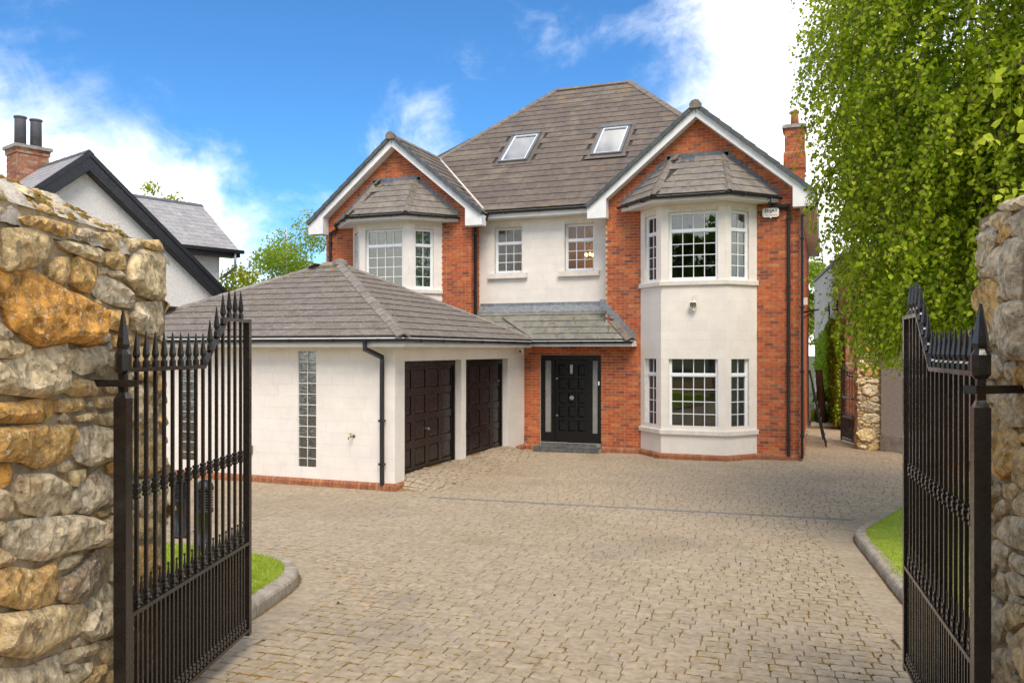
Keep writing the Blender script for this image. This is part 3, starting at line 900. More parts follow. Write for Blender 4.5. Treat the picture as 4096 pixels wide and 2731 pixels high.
# --- windows
def window(parent, pl, a0, a1, z0, z1, cols, zt, nb, back=.11, fw=.047, glass='glass', top_cols=None):
    """white frame with a top light and nb rows of panes below the transom at zt; returns the window part"""
    f = MB()
    d1, d0 = -back, -back - .07
    f.pbox(pl, a0, a0 + fw, z0, z1, d0, d1); f.pbox(pl, a1 - fw, a1, z0, z1, d0, d1)
    f.pbox(pl, a0 + fw, a1 - fw, z0, z0 + fw + .015, d0, d1 + .012); f.pbox(pl, a0 + fw, a1 - fw, z1 - fw, z1, d0, d1)
    f.pbox(pl, a0 + fw, a1 - fw, zt - .03, zt + .03, d0, d1 + .008)
    # sash beads
    for b0, b1 in ((z0 + fw + .015, zt - .03), (zt + .03, z1 - fw)):
        k = .017
        f.pbox(pl, a0 + fw, a0 + fw + k, b0, b1, d0 + .01, d1 - .012); f.pbox(pl, a1 - fw - k, a1 - fw, b0, b1, d0 + .01, d1 - .012)
        f.pbox(pl, a0 + fw + k, a1 - fw - k, b0, b0 + k, d0 + .01, d1 - .012); f.pbox(pl, a0 + fw + k, a1 - fw - k, b1 - k, b1, d0 + .01, d1 - .012)
    wo = f.build('window', mt['white'], parent)
    g0 = a0 + fw + .017; g1 = a1 - fw - .017
    bars = MB(); cache = {}
    for b0, b1, rows in ((z0 + fw + .032, zt - .047, nb), (zt + .047, z1 - fw - .017, 1)):
        hw = .009
        for i in range(1, cols):
            x = g0 + (g1 - g0) * i / cols
            bars.pbox(pl, x - hw, x + hw, b0, b1, d0 + .03, d1 - .018)
        for j in range(1, rows):
            z = b0 + (b1 - b0) * j / rows
            bars.pbox(pl, g0, g1, z - hw, z + hw, d0 + .031, d1 - .019)
        for i in range(cols):
            for j in range(rows):
                x0, x1 = g0 + (g1 - g0) * i / cols, g0 + (g1 - g0) * (i + 1) / cols
                y0, y1 = b0 + (b1 - b0) * j / rows, b0 + (b1 - b0) * (j + 1) / rows
                w_, h_ = x1 - x0, y1 - y0
                key = (round(w_, 4), round(h_, 4))
                if key not in cache:
                    q = MB(); q.box(0, w_, -.002, .002, 0, h_)
                    cache[key] = q.mesh('pane', mt[glass])
                link('pane', cache[key], wo, Matrix.Translation(pl.p(x0, y0, d0 + .034)) @ pl.mat() @ Matrix.Rotation(rp.gauss(0, .0016), 4, 'X') @ Matrix.Rotation(rp.gauss(0, .0016), 4, 'Z'))
    bars.build('glazing_bars', mt['white'], wo)
    return wo
for o in midop:
    window(house, PM, *o, 3, 5.52, 3, back=.12, glass='frost')
    s_ = MB(); s_.pbox(PM, o[0] - .16, o[1] + .16, 4.55, 4.69, -.12, .10)
    s_.build('window_sill', mt['sill'], house)
# --- bays
def bay(c, low):
    F = BAY(c)
    faces = []
    for i in range(3):
        p, q = F[i], F[i + 1]
        L_ = math.hypot(q[0] - p[0], q[1] - p[1]); u = ((q[0] - p[0]) / L_, (q[1] - p[1]) / L_)
        faces.append((Pl(p, u, (u[1], -u[0])), L_))
    wm = MB(); pcs = []; ops = []
    for i, (pl, L_) in enumerate(faces):
        wa, wz = ((.20, .74), (.18, 1.33), (.165, .72))[i]
        if i == 1: wa, wz = .18, L_ - .18
        op = [(wa, wz, .71, 2.47), (wa, wz, 4.25, 5.885)]
        ops.append(op)
        wall_open(wm, pl, 0, L_, 0 if low else 2.5, 6.22, op, .16)
        pcs += lay(pl, .14 if low else 2.5, 6.2, (lambda z, op=op, L_=L_: sub([(0.0, L_)], [o[:2] for o in op if o[2] < z < o[3]])), .448, .223, .002, .004, mode='rand', ch=.001, z_start=.14, phase=i * .2)
        for k, o in enumerate(op):
            if k == 0 and not low: continue
            window(bayo_parent, pl, *o, 4 if i == 1 else 2, o[2] + (1.30 if k == 0 else 1.185), 4, back=.07 if i == 1 else .06)
    bo = wm.build('bay_wall', mt['ashjoint'], house)
    piece_objects(pcs, 'stone_block', bo, mt['ashlar'], 300)
    s_ = MB()
    for z in ((.60, 4.14) if low else (4.14,)):
        s_.sweep([(x, y, z) for x, y in BAY(c)], [(-.10, 0), (.06, 0), (.06, .09), (.05, .11), (-.10, .115)])
    s_.build('bay_sill', mt['sill'], house)
    return faces
bayo_parent = house
bay(CR, True); bay(CL, False)
# bay roofs
def bay_roof(c):
    W1, W0 = 1.90, .88                # half widths: eave at the wall, eave at the front
    ye, yw, ze, zt = 19.47, 20.6, 6.24, 7.32
    T = .62
    E = [V((c - W1, yw, ze)), V((c - W0, ye, ze)), V((c + W0, ye, ze)), V((c + W1, yw, ze))]
    A, B = V((c - T, yw - .02, zt)), V((c + T, yw - .02, zt))
    d = MB()
    slope_deck(d, [E[1], E[2], B, A], .04); slope_deck(d, [E[0], E[1], A], .04); slope_deck(d, [E[2], E[3], B], .04)
    ro = d.build('bay_roof', mt['deck'], house)
    pcs = []
    for quad in ([E[1], E[2], B, A], [E[0], E[1], A], [E[2], E[3], B]):
        u = (quad[1] - quad[0]).normalized()
        n = u.cross(quad[2] - quad[0]).normalized()
        if n.z < 0: n = -n
        s_ = n.cross(u)
        poly = [((p - quad[0]).dot(u), (p - quad[0]).dot(s_)) for p in quad]
        pcs += tiles(quad[0], u, s_, poly, .265, .33, mt['tile_b'], 'roof_tile', ro, thick=.022)
    piece_objects(pcs, 'roof_tile', ro, mt['tile_b'])
    for a, b in ((E[1], A), (E[2], B)): ridge_line(a, b, ro, .10, .05, mt['ridge'], .34, .035)
    # lead on the wall: stepped soakers and a top strip
    ld = MB()
    ld.pbox(P1, c - T - .12, c + T + .12, zt - .02, zt + .11, .002, .018)
    q = MB()
    for sg in (-1, 1):
        n = 10
        for i in range(n):
            t0 = i / n
            x0 = c + sg * (W1 - (W1 - T - .05) * t0); x1 = c + sg * (W1 - (W1 - T - .05) * (i + 1.25) / n)
            zc = ze + (zt - ze) * (i + .5) / n
            ld.pbox(P1, min(x0, x1), max(x0, x1), zc - .10, zc + .115, .012 + .001 * (i % 2), .017 + .001 * (i % 2))
    # apron dressing over the head of the tiles
    ld.hexa([(c - T - .05, 20.43, zt - .135), (c + T + .05, 20.43, zt - .135), (c + T + .05, 20.59, zt - .02), (c - T - .05, 20.59, zt - .02), (c - T - .05, 20.43, zt - .12), (c + T + .05, 20.43, zt - .12), (c + T + .05, 20.59, zt), (c - T - .05, 20.59, zt)])
    ld.build('lead_flashing', mt['lead_d'], ro)
    path = [tuple(p) for p in E]
    fs = MB()
    fs.sweep(path, [(-.05, -.16), (.0, -.16), (.0, -.02), (-.05, -.02)])
    fs.sweep([(p[0], p[1], p[2]) for p in path], [(-.42, -.16), (-.05, -.16), (-.05, -.145), (-.42, -.145)])
    fs.build('fascia', mt['whiteboard'], house)
    gutter([(c - W1 - .02, yw - .02, ze - .045)] + [(p.x, p.y, p.z - .045) for p in E[1:3]] + [(c + W1 + .02, yw - .02, ze - .045)])
# ridge and hip tiles
def ridge_line(A, B, parent, hw=.13, drop=.07, mat=None, L_=.44, lift=.045):
    A, B = V(A), V(B)
    d = (B - A); n = max(1, int(d.length / L_ + .5)); l = d.length / n
    x = d.normalized()
    y = V((0, 0, 1)).cross(x).normalized(); z = x.cross(y)
    Mx = Matrix((x, y, z)).transposed().to_4x4()
    mb = MB()
    pr = [(-hw, -drop), (-hw * .45, -drop * .25), (-hw * .15, .012), (hw * .15, .012), (hw * .45, -drop * .25), (hw, -drop)]
    lo = [(p[0], p[1] - .022) for p in pr]
    o0, o1 = pr + lo[::-1], [(p[0] * 1.06, p[1] + .008) for p in pr] + [(p[0] * 1.06, p[1]) for p in lo[::-1]]
    m_ = len(o0)
    mb.add([(-.015, a, b) for a, b in o1] + [(l - .004, a, b) for a, b in o0], [tuple(range(m_)), tuple(reversed(range(m_, 2 * m_)))] + [(i, m_ + i, m_ + (i + 1) % m_, (i + 1) % m_) for i in range(m_)])
    me = mb.mesh('ridge_tile', mat or mt['ridge']); fixn(me)
    for i in range(n):
        link('ridge_tile', me, parent, Matrix.Translation(A + x * (l * i) + z * lift) @ Mx @ Matrix.Rotation(rp.gauss(0, .008), 4, 'Z'))
def gutter(path, r=.055, parent=None, br=.9):
    mb = MB()
    k = 7
    pr = [(r + r * math.cos(math.pi + math.pi * i / (k - 1)) + .005, r * -math.sin(math.pi * i / (k - 1))) for i in range(k)]
    inn = [((q[0] - r - .005) * .9 + r + .005, q[1] * .9) for q in pr]
    mb.sweep(path, pr + inn[::-1], closed=True)
    go = mb.build('gutter', mt['blackpl'], parent or house)
    bm_ = MB()
    for i in range(len(path) - 1):
        a, b = V(path[i]), V(path[i + 1])
        L_ = (b - a).length; n = max(1, int(L_ / br + .5))
        d = (b - a).normalized(); o = V((d.y, -d.x, 0))
        for q in range(n):
            p = a + d * (L_ * (q + .5) / n)
            for s0, s1, h in ((-.012, .012, -.062), ):
                bm_.hexa([p + d * s0 + V((0, 0, h)), p + d * s0 + o * .12 + V((0, 0, h)), p + d * s1 + o * .12 + V((0, 0, h)), p + d * s1 + V((0, 0, h)), p + d * s0 + V((0, 0, .004)), p + d * s0 + o * .12 + V((0, 0, .004)), p + d * s1 + o * .12 + V((0, 0, .004)), p + d * s1 + V((0, 0, .004))])
    bm_.build('gutter_bracket', mt['blackpl'], go)
    return go
bay_roof(CR); bay_roof(CL)

# --- main roof
EZ, EY = 6.36, 20.75
RX0, RX1, RY, RZ = -8.47, -5.93, 26.67, 6.36 + TAN * (26.67 - 20.75)
GZ = 8.52                             # gable ridge
GY = 20.28                            # gable verge
XR, XL = CR + (GZ - 6.22) / TAN, CL - (GZ - 6.22) / TAN    # outer eaves
VY = EY + (GZ - EZ) / TAN             # where a gable ridge meets the main slope
YB = 2 * RY - EY
deck = MB()
front = [(CL + (GZ - EZ) / TAN, EY, EZ), (CR - (GZ - EZ) / TAN, EY, EZ), (CR, VY, GZ), (RX1, RY, RZ), (RX0, RY, RZ), (CL, VY, GZ)]
slope_deck(deck, front)
gl_ = (GZ - EZ) / TAN
slopes = {
    'front': front,
    'right': [(XR, GY, 6.22), (XR, YB, 6.22), (RX1, RY, RZ), (CR, VY, GZ), (CR, GY, GZ)],
    'left': [(XL, YB, 6.22), (XL, GY, 6.22), (CL, GY, GZ), (CL, VY, GZ), (RX0, RY, RZ)],
    'gl': [(CL, GY, GZ), (CL + 2.72, GY, GZ - 2.72 * TAN), (CL + gl_ + .02, EY - .06, EZ - .04), (CL, VY, GZ)],
    'gr': [(CR - 2.72, GY, GZ - 2.72 * TAN), (CR, GY, GZ), (CR, VY, GZ), (CR - gl_ - .02, EY - .06, EZ - .04)],
    'back': [(XR, YB, 6.22), (XL, YB, 6.22), (RX0, RY, RZ), (RX1, RY, RZ)],
}
for k in ('gl', 'gr', 'back'): slope_deck(deck, slopes[k])
# the side slopes are planes only where the hips agree; build them as the planes of the gables
for k, cx_, sg in (('right', CR, 1), ('left', CL, -1)):
    slope_deck(deck, [p for p in slopes[k]])
roofo = deck.build('roof', mt['deck'], house)
S2 = V((0, math.cos(math.atan(TAN)), math.sin(math.atan(TAN))))
SKYL = [(-9.03, -8.12, 22.80, 24.15), (-6.21, -5.31, 22.76, 24.10)]
cosp = math.cos(math.atan(TAN))
def skip_front(a, b):
    x = a + front[0][0]; y = EY + b * cosp
    return any(s0 - .10 < x < s1 + .10 and t0 - .06 < y < t1 + .04 for s0, s1, t0, t1 in SKYL)
pcs = tiles(front[0], (1, 0, 0), S2, [(p[0] - front[0][0], (p[1] - EY) / cosp) for p in front], .345, .33, mt['tile'], 'roof_tile', roofo, skip=skip_front)
SR_ = V((-cosp, 0, TAN * cosp)); SL_ = V((cosp, 0, TAN * cosp))
q = slopes['gl']
pcs += tiles((CL + 2.72, GY, GZ - 2.72 * TAN), (0, 1, 0), SR_, [(p[1] - GY, (CL + 2.72 - p[0]) / cosp) for p in q], .345, .33, mt['tile'], 'roof_tile', roofo)
q = slopes['gr']
pcs += tiles((CR - 2.72, GY, GZ - 2.72 * TAN), (0, 1, 0), SL_, [(p[1] - GY, (p[0] - CR + 2.72) / cosp) for p in q], .345, .33, mt['tile'], 'roof_tile', roofo)
q = slopes['right']
pcs += tiles((XR, GY, 6.22), (0, 1, 0), SR_, [(p[1] - GY, (XR - p[0]) / cosp) for p in q], .345, .33, mt['tile'], 'roof_tile', roofo)
q = slopes['left']
pcs += tiles((XL, GY, 6.22), (0, 1, 0), SL_, [(p[1] - GY, (p[0] - XL) / cosp) for p in q], .345, .33, mt['tile'], 'roof_tile', roofo)
piece_objects(pcs, 'roof_tile', roofo, mt['tile'], 300)
ridge_line((RX0, RY, RZ), (RX1, RY, RZ), roofo)
ridge_line((CL, VY, GZ), (RX0, RY, RZ), roofo, drop=.06); ridge_line((CR, VY, GZ), (RX1, RY, RZ), roofo, drop=.06)
ridge_line((CL, GY - .02, GZ), (CL, VY, GZ), roofo, drop=.10); ridge_line((CR, GY - .02, GZ), (CR, VY, GZ), roofo, drop=.10)
# pale mortar valley of the left gable
vl = MB()
a, b = V((CL + gl_, EY, EZ + .05)), V((CL, VY, GZ + .04))
vl.tube([a, b], .035, 6)
vl.build('valley', mt['sill'], roofo)
a, b = V((CR - gl_, EY, EZ + .05)), V((CR, VY, GZ + .04))
vl = MB(); vl.tube([a, b], .035, 6); vl.build('valley', mt['sill'], roofo)
# verges, barge boards, soffits and box ends of the two gables
for c in (CL, CR):
    for sg in (-1, 1):
        hw = 2.72
        dirv = V((sg * cosp, 0, -TAN * cosp)); nn = V((sg * TAN * cosp, 0, cosp))
        top = V((c, GY, GZ)); Ls = hw / cosp
        bb = MB()
        p0 = top - nn * .02 + V((0, .03, 0)); p1 = top + dirv * (Ls - .0) - nn * .02 + V((0, .03, 0))
        bb.prism([p0 + V((0, 0, 0)), p1, p1 + V((0, 0, -.24)), V((c, p0.y, p0.z - .27))], (0, .022, 0))
        bb.prism([p0 + V((0, -.012, -.02)), p1 + V((0, -.012, 0)), p1 + V((0, -.012, -.055)), V((c, p0.y - .012, p0.z - .075))], (0, .012, 0))
        # soffit under the overhang
        s0 = V((c, p0.y + .022, p0.z - .27)); s1 = p1 + V((0, .022, -.24))
        n_seg = 16
        for i in range(n_seg):
            t0, t1 = i / n_seg, (i + .965) / n_seg
            e0, e1 = s0.lerp(s1, t0), s0.lerp(s1, t1)
            bb.hexa([e0, e1, e1 + V((0, .30, 0)), e0 + V((0, .30, 0)), e0 + V((0, 0, .02)), e1 + V((0, 0, .02)), e1 + V((0, .30, .02)), e0 + V((0, .30, .02))])
        # boxed end
        xe = p1.x; wx = c + sg * (hw - .50)
        zb = p1.z - .30
        bx0, bx1 = min(wx, xe), max(wx, xe)
        zi = p1.z - .24 + .50 * TAN
        poly = [(wx, GY + .028, zb), (xe, GY + .028, zb), (xe, GY + .028, p1.z - .02), (wx, GY + .028, zi)]
        bb.prism(poly, (0, .30, 0))
        bb.box(bx0 + .0, bx1, GY + .33, GY + 1.2, zb, zb + .02) if sg > 0 and c == CR else None
        bb.build('barge_board', mt['whiteboard'], roofo, fix=True)
        vg = []
        n = int(Ls / .33)
        for i in range(n):
            def fn(mb):
                L_ = Ls / n
                mb.hexa([(0, -.045, -.065), (L_ + .01, -.045, -.055), (L_ + .01, .10, -.055), (0, .10, -.065), (0, -.045, .034), (L_ + .01, -.045, .05), (L_ + .01, .10, .05), (0, .10, .034)])
            X = dirv; Y = V((0, 1, 0)); Zv = X.cross(Y)
            if Zv.z < 0: Zv = -Zv
            Mx = Matrix((X, Y, Zv)).transposed().to_4x4()
            vg.append(((sg,), fn, Matrix.Translation(top + dirv * (Ls * i / n)) @ Mx, 0))
        piece_objects(vg, 'verge_tile', roofo, mt['verge'])
    cp = MB()
    cp.lathe([(.10, -.03), (.115, .0), (.115, .0)], 6)
    fin = MB()
    pts = [(-.13, -.12), (.13, -.12), (.145, -.02), (.085, .06), (0, .09), (-.085, .06), (-.145, -.02)]
    fin.prism([(c + x, GY - .075, GZ + .02 + z) for x, z in pts], (0, .10, 0))
    fin.build('ridge_end', mt['ridge'], roofo)
# eaves between the gables, and the right-hand eave
fs = MB()
x0, x1 = CL + gl_ + .25, CR - gl_ - .25
fs.box(x0 - .3, x1 + .3, EY + .02, EY + .045, EZ - .21, EZ - .02)
n = 24
for i in range(n):
    xa = x0 - .35 + (x1 - x0 + .7) * i / n
    fs.box(xa, xa + (x1 - x0 + .7) / n - .006, EY + .045, 21.15, EZ - .205, EZ - .19)
fs.box(XR - .03, XR - .005, GY + .35, 32.5, 6.03, 6.20)
for i in range(26):
    fs.box(-.56, XR - .03, GY + .35 + i * .46, GY + .35 + i * .46 + .455, 6.035, 6.05)
fs.build('fascia', mt['whiteboard'], house)
gutter([(x0 - .12, EY + .02, EZ - .05), (x1 + .12, EY + .02, EZ - .05)])
gutter([(XR - .005, 20.32, 6.16), (XR - .005, 32.4, 6.16)][::-1])
# --- roof windows
for s0, s1, t0, t1 in SKYL:
    b0, b1 = (t0 - EY) / cosp, (t1 - EY) / cosp
    nn = V((0, -TAN * cosp, cosp))
    O = V((0, EY, EZ))
    def sp(a, b, h): return V((a, 0, 0)) + V((0, O.y, O.z)) + S2 * b + nn * h
    def sbox(m_, a0, a1, c0, c1, h0, h1):
        m_.hexa([sp(a0, c0, h0), sp(a1, c0, h0), sp(a1, c1, h0), sp(a0, c1, h0), sp(a0, c0, h1), sp(a1, c0, h1), sp(a1, c1, h1), sp(a0, c1, h1)])
    f = MB(); fwd = .075
    sbox(f, s0, s0 + fwd, b0, b1, 0, .10); sbox(f, s1 - fwd, s1, b0, b1, 0, .10)
    sbox(f, s0 + fwd, s1 - fwd, b0, b0 + fwd, 0, .095); sbox(f, s0 - .01, s1 + .01, b1 - .11, b1 + .02, 0, .125)
    so = f.build('roof_window', mt['alugrey'], house)
    k = MB()
    sbox(k, s0 + fwd, s0 + fwd + .035, b0 + fwd, b1 - .11, .02, .085); sbox(k, s1 - fwd - .035, s1 - fwd, b0 + fwd, b1 - .11, .02, .085)
    sbox(k, s0 + fwd + .035, s1 - fwd - .035, b0 + fwd, b0 + fwd + .035, .02, .085); sbox(k, s0 + fwd + .035, s1 - fwd - .035, b1 - .145, b1 - .11, .02, .085)
    k.build('sash', mt['white'], so)
    k = MB(); sbox(k, s0 + fwd + .035, s1 - fwd - .035, b0 + fwd + .035, b1 - .145, .055, .062)
    k.build('pane', mt['skyglass'], so)
    k = MB(); sbox(k, s0 + .05, s1 - .05, b0 + .05, b1 - .05, .0, .045); k.build('reflection_sheet', mt['white'], so)  # added white sheet under the pane, stands in for bright cloud reflected there
    k = MB(); sbox(k, s0 - .14, s1 + .14, b0 - .16, b0, .028, .044); sbox(k, s0 - .10, s0, b0, b1, .0, .035); sbox(k, s1, s1 + .10, b0, b1, .0, .035); sbox(k, s0 - .12, s1 + .12, b1 + .02, b1 + .12, .0, .036)
    k.build('flashing', mt['tile'], so)
# --- chimney
ch = MB()
chx, chy = -.92, 28.5
def cbox(m_, hx, hy, z0, z1): m_.box(chx - hx, chx + hx, chy - hy, chy + hy, z0, z1)
cbox(ch, .30, .42, 5.8, 8.42); cbox(ch, .335, .455, 8.42, 8.95); cbox(ch, .30, .42, 8.95, 9.72)
cho = ch.build('chimney', mt['mortar'], house)
pcs = []
for z0, z1, hx, hy in ((6.0, 8.42, .30, .42), (8.42, 8.95, .335, .455), (8.95, 9.72, .30, .42)):
    pcs += lay(Pl((chx, chy - hy), (1, 0), (0, -1)), z0, z1, lambda z, hx=hx: [(-hx, hx)], bl, bh, bj, .008, z_start=z0 + .002)
    pcs += lay(Pl((chx + hx, chy), (0, 1), (1, 0)), z0, z1, lambda z, hy=hy: [(-hy, hy)], bl, bh, bj, .008, z_start=z0 + .002)
piece_objects(pcs, 'chimney_brick', cho, mt['brick'])
k = MB(); cbox(k, .37, .49, 9.72, 9.80); cbox(k, .34, .46, 9.80, 9.84); k.build('chimney_cap', mt['concrete'], cho)
k = MB(); k.lathe([(.135, 9.84), (.115, 10.25), (.115, 10.27), (.14, 10.28), (.14, 10.36), (.09, 10.36)], 14, (chx, chy, 0), smooth=True); k.build('chimney_pot', mt['pot'], cho)
# --- porch roof
PE, PZ, PXR = 20.12, 2.86, -4.45
PTAN = .86
def pz_(y): return PZ + (y - PE) * PTAN
deck = MB()
top = 21.14
hipx = PXR - (top - PE)
slope_deck(deck, [(-7.9, PE, PZ), (PXR, PE, PZ), (PXR - .47, PE + .47, pz_(PE + .47)), (PXR - .66, 20.60, pz_(20.6)), (-5.23, 20.60, pz_(20.6)), (-5.23, top, pz_(top)), (-8.9, top, pz_(top)), (-8.9, 20.6, pz_(20.6))], .04)
slope_deck(deck, [(PXR, PE, PZ), (PXR, 20.595, PZ), (PXR - .66, 20.595, PZ + .66 * PTAN), (PXR - .47, PE + .47, pz_(PE + .47))], .04)
po = deck.build('porch_roof', mt['deck'], house)
cp_ = 1 / math.sqrt(1 + PTAN * PTAN)
S3 = V((0, cp_, PTAN * cp_))
poly = [(-9.2 + 9.2 - .0, 0), (PXR + 9.2, 0), (PXR - (20.6 - PE) + 9.2, (20.6 - PE) / cp_), (PXR - (top - PE) + 9.2 - .0, (top - PE) / cp_), (0, (top - PE) / cp_)]
pcs = tiles((-9.2, PE, PZ), (1, 0, 0), S3, poly, .255, .33, mt['tile_p'], 'roof_tile', po, thick=.024)
S3r = V((-cp_, 0, PTAN * cp_))
pcs += tiles((PXR, PE, PZ), (0, 1, 0), S3r, [(0, 0), (.475, 0), (.475, .475 / cp_)], .255, .33, mt['tile_p'], 'roof_tile', po, thick=.024)
piece_objects(pcs, 'roof_tile', po, mt['tile_p'])
ridge_line((PXR, PE, PZ), (PXR - .62, PE + .62, pz_(PE + .62)), po, .15, .07)
ld = MB()
ld.pbox(PM, -8.90, -5.22, pz_(top) - .03, pz_(top) + .14, .0065, .018)
ld.hexa([(-8.9, 20.95, pz_(20.95) + .035), (-5.23, 20.95, pz_(20.95) + .035), (-5.23, 21.13, pz_(21.13) + .04), (-8.9, 21.13, pz_(21.13) + .04), (-8.9, 20.95, pz_(20.95) + .05), (-5.23, 20.95, pz_(20.95) + .05), (-5.23, 21.13, pz_(21.13) + .07), (-8.9, 21.13, pz_(21.13) + .07)])
n = 10
for i in range(n):
    xa = PXR - .80 * i / 9; zc = PZ + .02 + .86 * i / 9
    ld.pbox(P1, xa - .12, xa + .02, zc - .05, zc + .15, .012 + .001 * (i % 2), .017 + .001 * (i % 2))
ld.build('lead_flashing', mt['lead'], po)
fs = MB()
fs.sweep([(-7.5, PE, PZ), (PXR + .02, PE, PZ), (PXR + .02, 20.6, PZ)], [(-.03, -.17), (.0, -.17), (.0, -.02), (-.03, -.02)])
fs.sweep([(-7.5, PE, PZ), (PXR + .02, PE, PZ)], [(-.46, -.168), (-.031, -.168), (-.031, -.152), (-.46, -.152)])
fs.sweep([(-7.5, PE, PZ), (PXR + .02, PE, PZ), (PXR + .02, 20.6, PZ)], [(0.0, -.17), (.012, -.17), (.012, -.12), (0.0, -.115)])
fs.build('fascia', mt['whiteboard'], house)
gutter([(-7.02, PE - .005, PZ - .04), (PXR + .04, PE - .005, PZ - .04)])
# --- front door
PD = Pl((0, 20.69), (1, 0), (0, -1))
d = MB()
fz0, fz1 = .21, 2.47
d.pbox(PD, -6.98, -6.90, fz0, fz1, -.08, .03); d.pbox(PD, -5.42, -5.34, fz0, fz1, -.08, .03)
d.pbox(PD, -6.90, -5.42, fz1 - .13, fz1, -.08, .03)
d.pbox(PD, -6.67, -6.60, fz0, fz1 - .13, -.08, .025); d.pbox(PD, -5.70, -5.62, fz0, fz1 - .13, -.08, .025)
d.pbox(PD, -6.90, -6.67, fz0, .46, -.07, .015); d.pbox(PD, -5.62, -5.42, fz0, .46, -.07, .015)
d.pbox(PD, -6.90, -6.87, .46, fz1 - .13, -.06, .015); d.pbox(PD, -6.70, -6.67, .46, fz1 - .13, -.06, .015)
d.pbox(PD, -5.62, -5.59, .46, fz1 - .13, -.06, .015); d.pbox(PD, -5.45, -5.42, .46, fz1 - .13, -.06, .015)
dfo = d.build('door_frame', mt['blackdoor'], house)
for a0, a1 in ((-6.87, -6.70), (-5.59, -5.45)):
    k = MB(); k.pbox(PD, a0, a1, .46, fz1 - .14, -.03, -.022); k.build('sidelight', mt['film'], dfo)
d = MB()
dz0, dz1, da0, da1 = .225, fz1 - .14, -6.595, -5.705
W_ = da1 - da0
cols_ = [(da0 + .095 + i * (W_ - .11) / 3, da0 + .095 + i * (W_ - .11) / 3 + .185) for i in range(3)]
rows_ = [(.50 + j * .362, .50 + j * .362 + .275) for j in range(5)]
ops = [(a, b, z0, z1) for a, b in cols_ for z0, z1 in rows_]
wall_open(d, PD, da0, da1, dz0, dz1, ops, .045, 0.0)
d.pbox(PD, da0 + .02, da1 - .02, dz0 + .02, dz1 - .02, -.045, -.03)
dro_ = d.build('door', mt['blackdoor'], house)
pm = MB()
pa, pb = .185, .275
o4 = [(0, 0, 0), (pa, 0, 0), (pa, 0, pb), (0, 0, pb)]; i4 = [(.03, -.016, .03), (pa - .03, -.016, .03), (pa - .03, -.016, pb - .03), (.03, -.016, pb - .03)]
pm.add(o4 + i4, [(4, 5, 6, 7)] + [(i, (i + 1) % 4, 4 + (i + 1) % 4, 4 + i) for i in range(4)])
pme = pm.mesh('door_panel', mt['blackdoor'])
for i, (a, b) in enumerate(cols_):
    for j, (z0, z1) in enumerate(rows_):
        if i == 1 and j == 4: continue
        link('door_panel', pme, dro_, Matrix.Translation(PD.p(a, z0, -.029)) @ PD.mat())
k = MB(); a, b = cols_[1]; z0, z1 = rows_[4]
k.pbox(PD, a + .05, a + .12, z0 + .04, z1, -.029, .004); k.build('knocker', mt['steel'], dro_)
k = MB()
yc = PD.p(0, 0, .0).y
def disc(m_, x, z, r, t, d0=0.0, n=16):
    P_ = [(x + r * math.cos(2 * math.pi * i / n), yc - d0, z + r * math.sin(2 * math.pi * i / n)) for i in range(n)]
    m_.prism(P_, (0, -t, 0))
disc(k, -6.15, 1.36, .058, .02, -.02); disc(k, -6.15, 1.36, .04, .03, .0)
k.build('door_knob', mt['steel'], dro_, fix=True)
for z in (1.86, .90):
    k = MB(); disc(k, -6.545, z, .026, .012, 0); k.build('lock', mt['steel'], dro_, fix=True)
k = MB(); k.pbox(PD, -5.43, -5.395, 1.70, 1.80, .03, .05); k.build('door_bell', mt['white'], dfo)
# step of dark bricks
st = MB()
st.box(-7.03, -5.31, 20.20, 20.60, 0, .11); st.box(-6.97, -5.35, 20.55, 20.68, .11, .205)
sto = st.build('doorstep', mt['concrete'], house)
mt['stepbrick'] = M('grey_step_brick', [(.10, .105, .105), (.13, .135, .13), (.085, .09, .09)], .7, 10, .25, .3, 90, over=[(6, .55, .7, (.22, .20, .15), .5)])
pcs = []
for i in range(8):
    a = -7.03 + i * .215
    def fn(mb): mb.box(0, .207, 0, .42, 0, .022)
    pcs.append((('s',), fn, Matrix.Translation((a + .004, 20.185, .112)), 0))
    def fn2(mb): mb.box(0, .207, 0, .02, 0, .10)
    pcs.append((('t',), fn2, Matrix.Translation((a + .004, 20.185, .006)), 0))
    if i < 7:
        def fn3(mb): mb.box(0, .20, 0, .02, 0, .07)
        pcs.append((('u',), fn3, Matrix.Translation((a + .09, 20.535, .136)), 0))
piece_objects(pcs, 'step_brick', sto, mt['stepbrick'])
# --- down pipes
def pipe(pts, parent, r=.045, clips=()):
    mb = MB(); mb.tube(pts, r, 4, R(45), smooth=False)
    po_ = mb.build('downpipe', mt['blackpl'], parent)
    for p in clips:
        k = MB(); k.box(p[0] - .055, p[0] + .055, p[1] - .05, p[1] + .04, p[2] - .02, p[2] + .02)
        k.build('pipe_clip', mt['blackpl'], po_)
    return po_
yp = 20.53
pipe([(-1.22, 20.42, 6.18), (-1.22, 20.42, 6.06), (-1.22, yp, 5.99), (-.80, yp, 5.96), (-.80, yp, 5.80), (-.80, yp, .12)], house, clips=[(-.80, yp, 5.7), (-.80, yp, 4.1), (-.80, yp, 2.2), (-.80, yp, .5)])
pipe([(XR + .02, 20.5, 6.12), (XR + .02, 20.5, 6.0), (-.50, 20.5, 5.72), (-.50, 20.5, 5.6), (-.50, 20.5, .08)], house, clips=[(-.50, 20.5, 5.2), (-.50, 20.5, 3.6), (-.50, 20.5, 2.1), (-.50, 20.5, .6)])
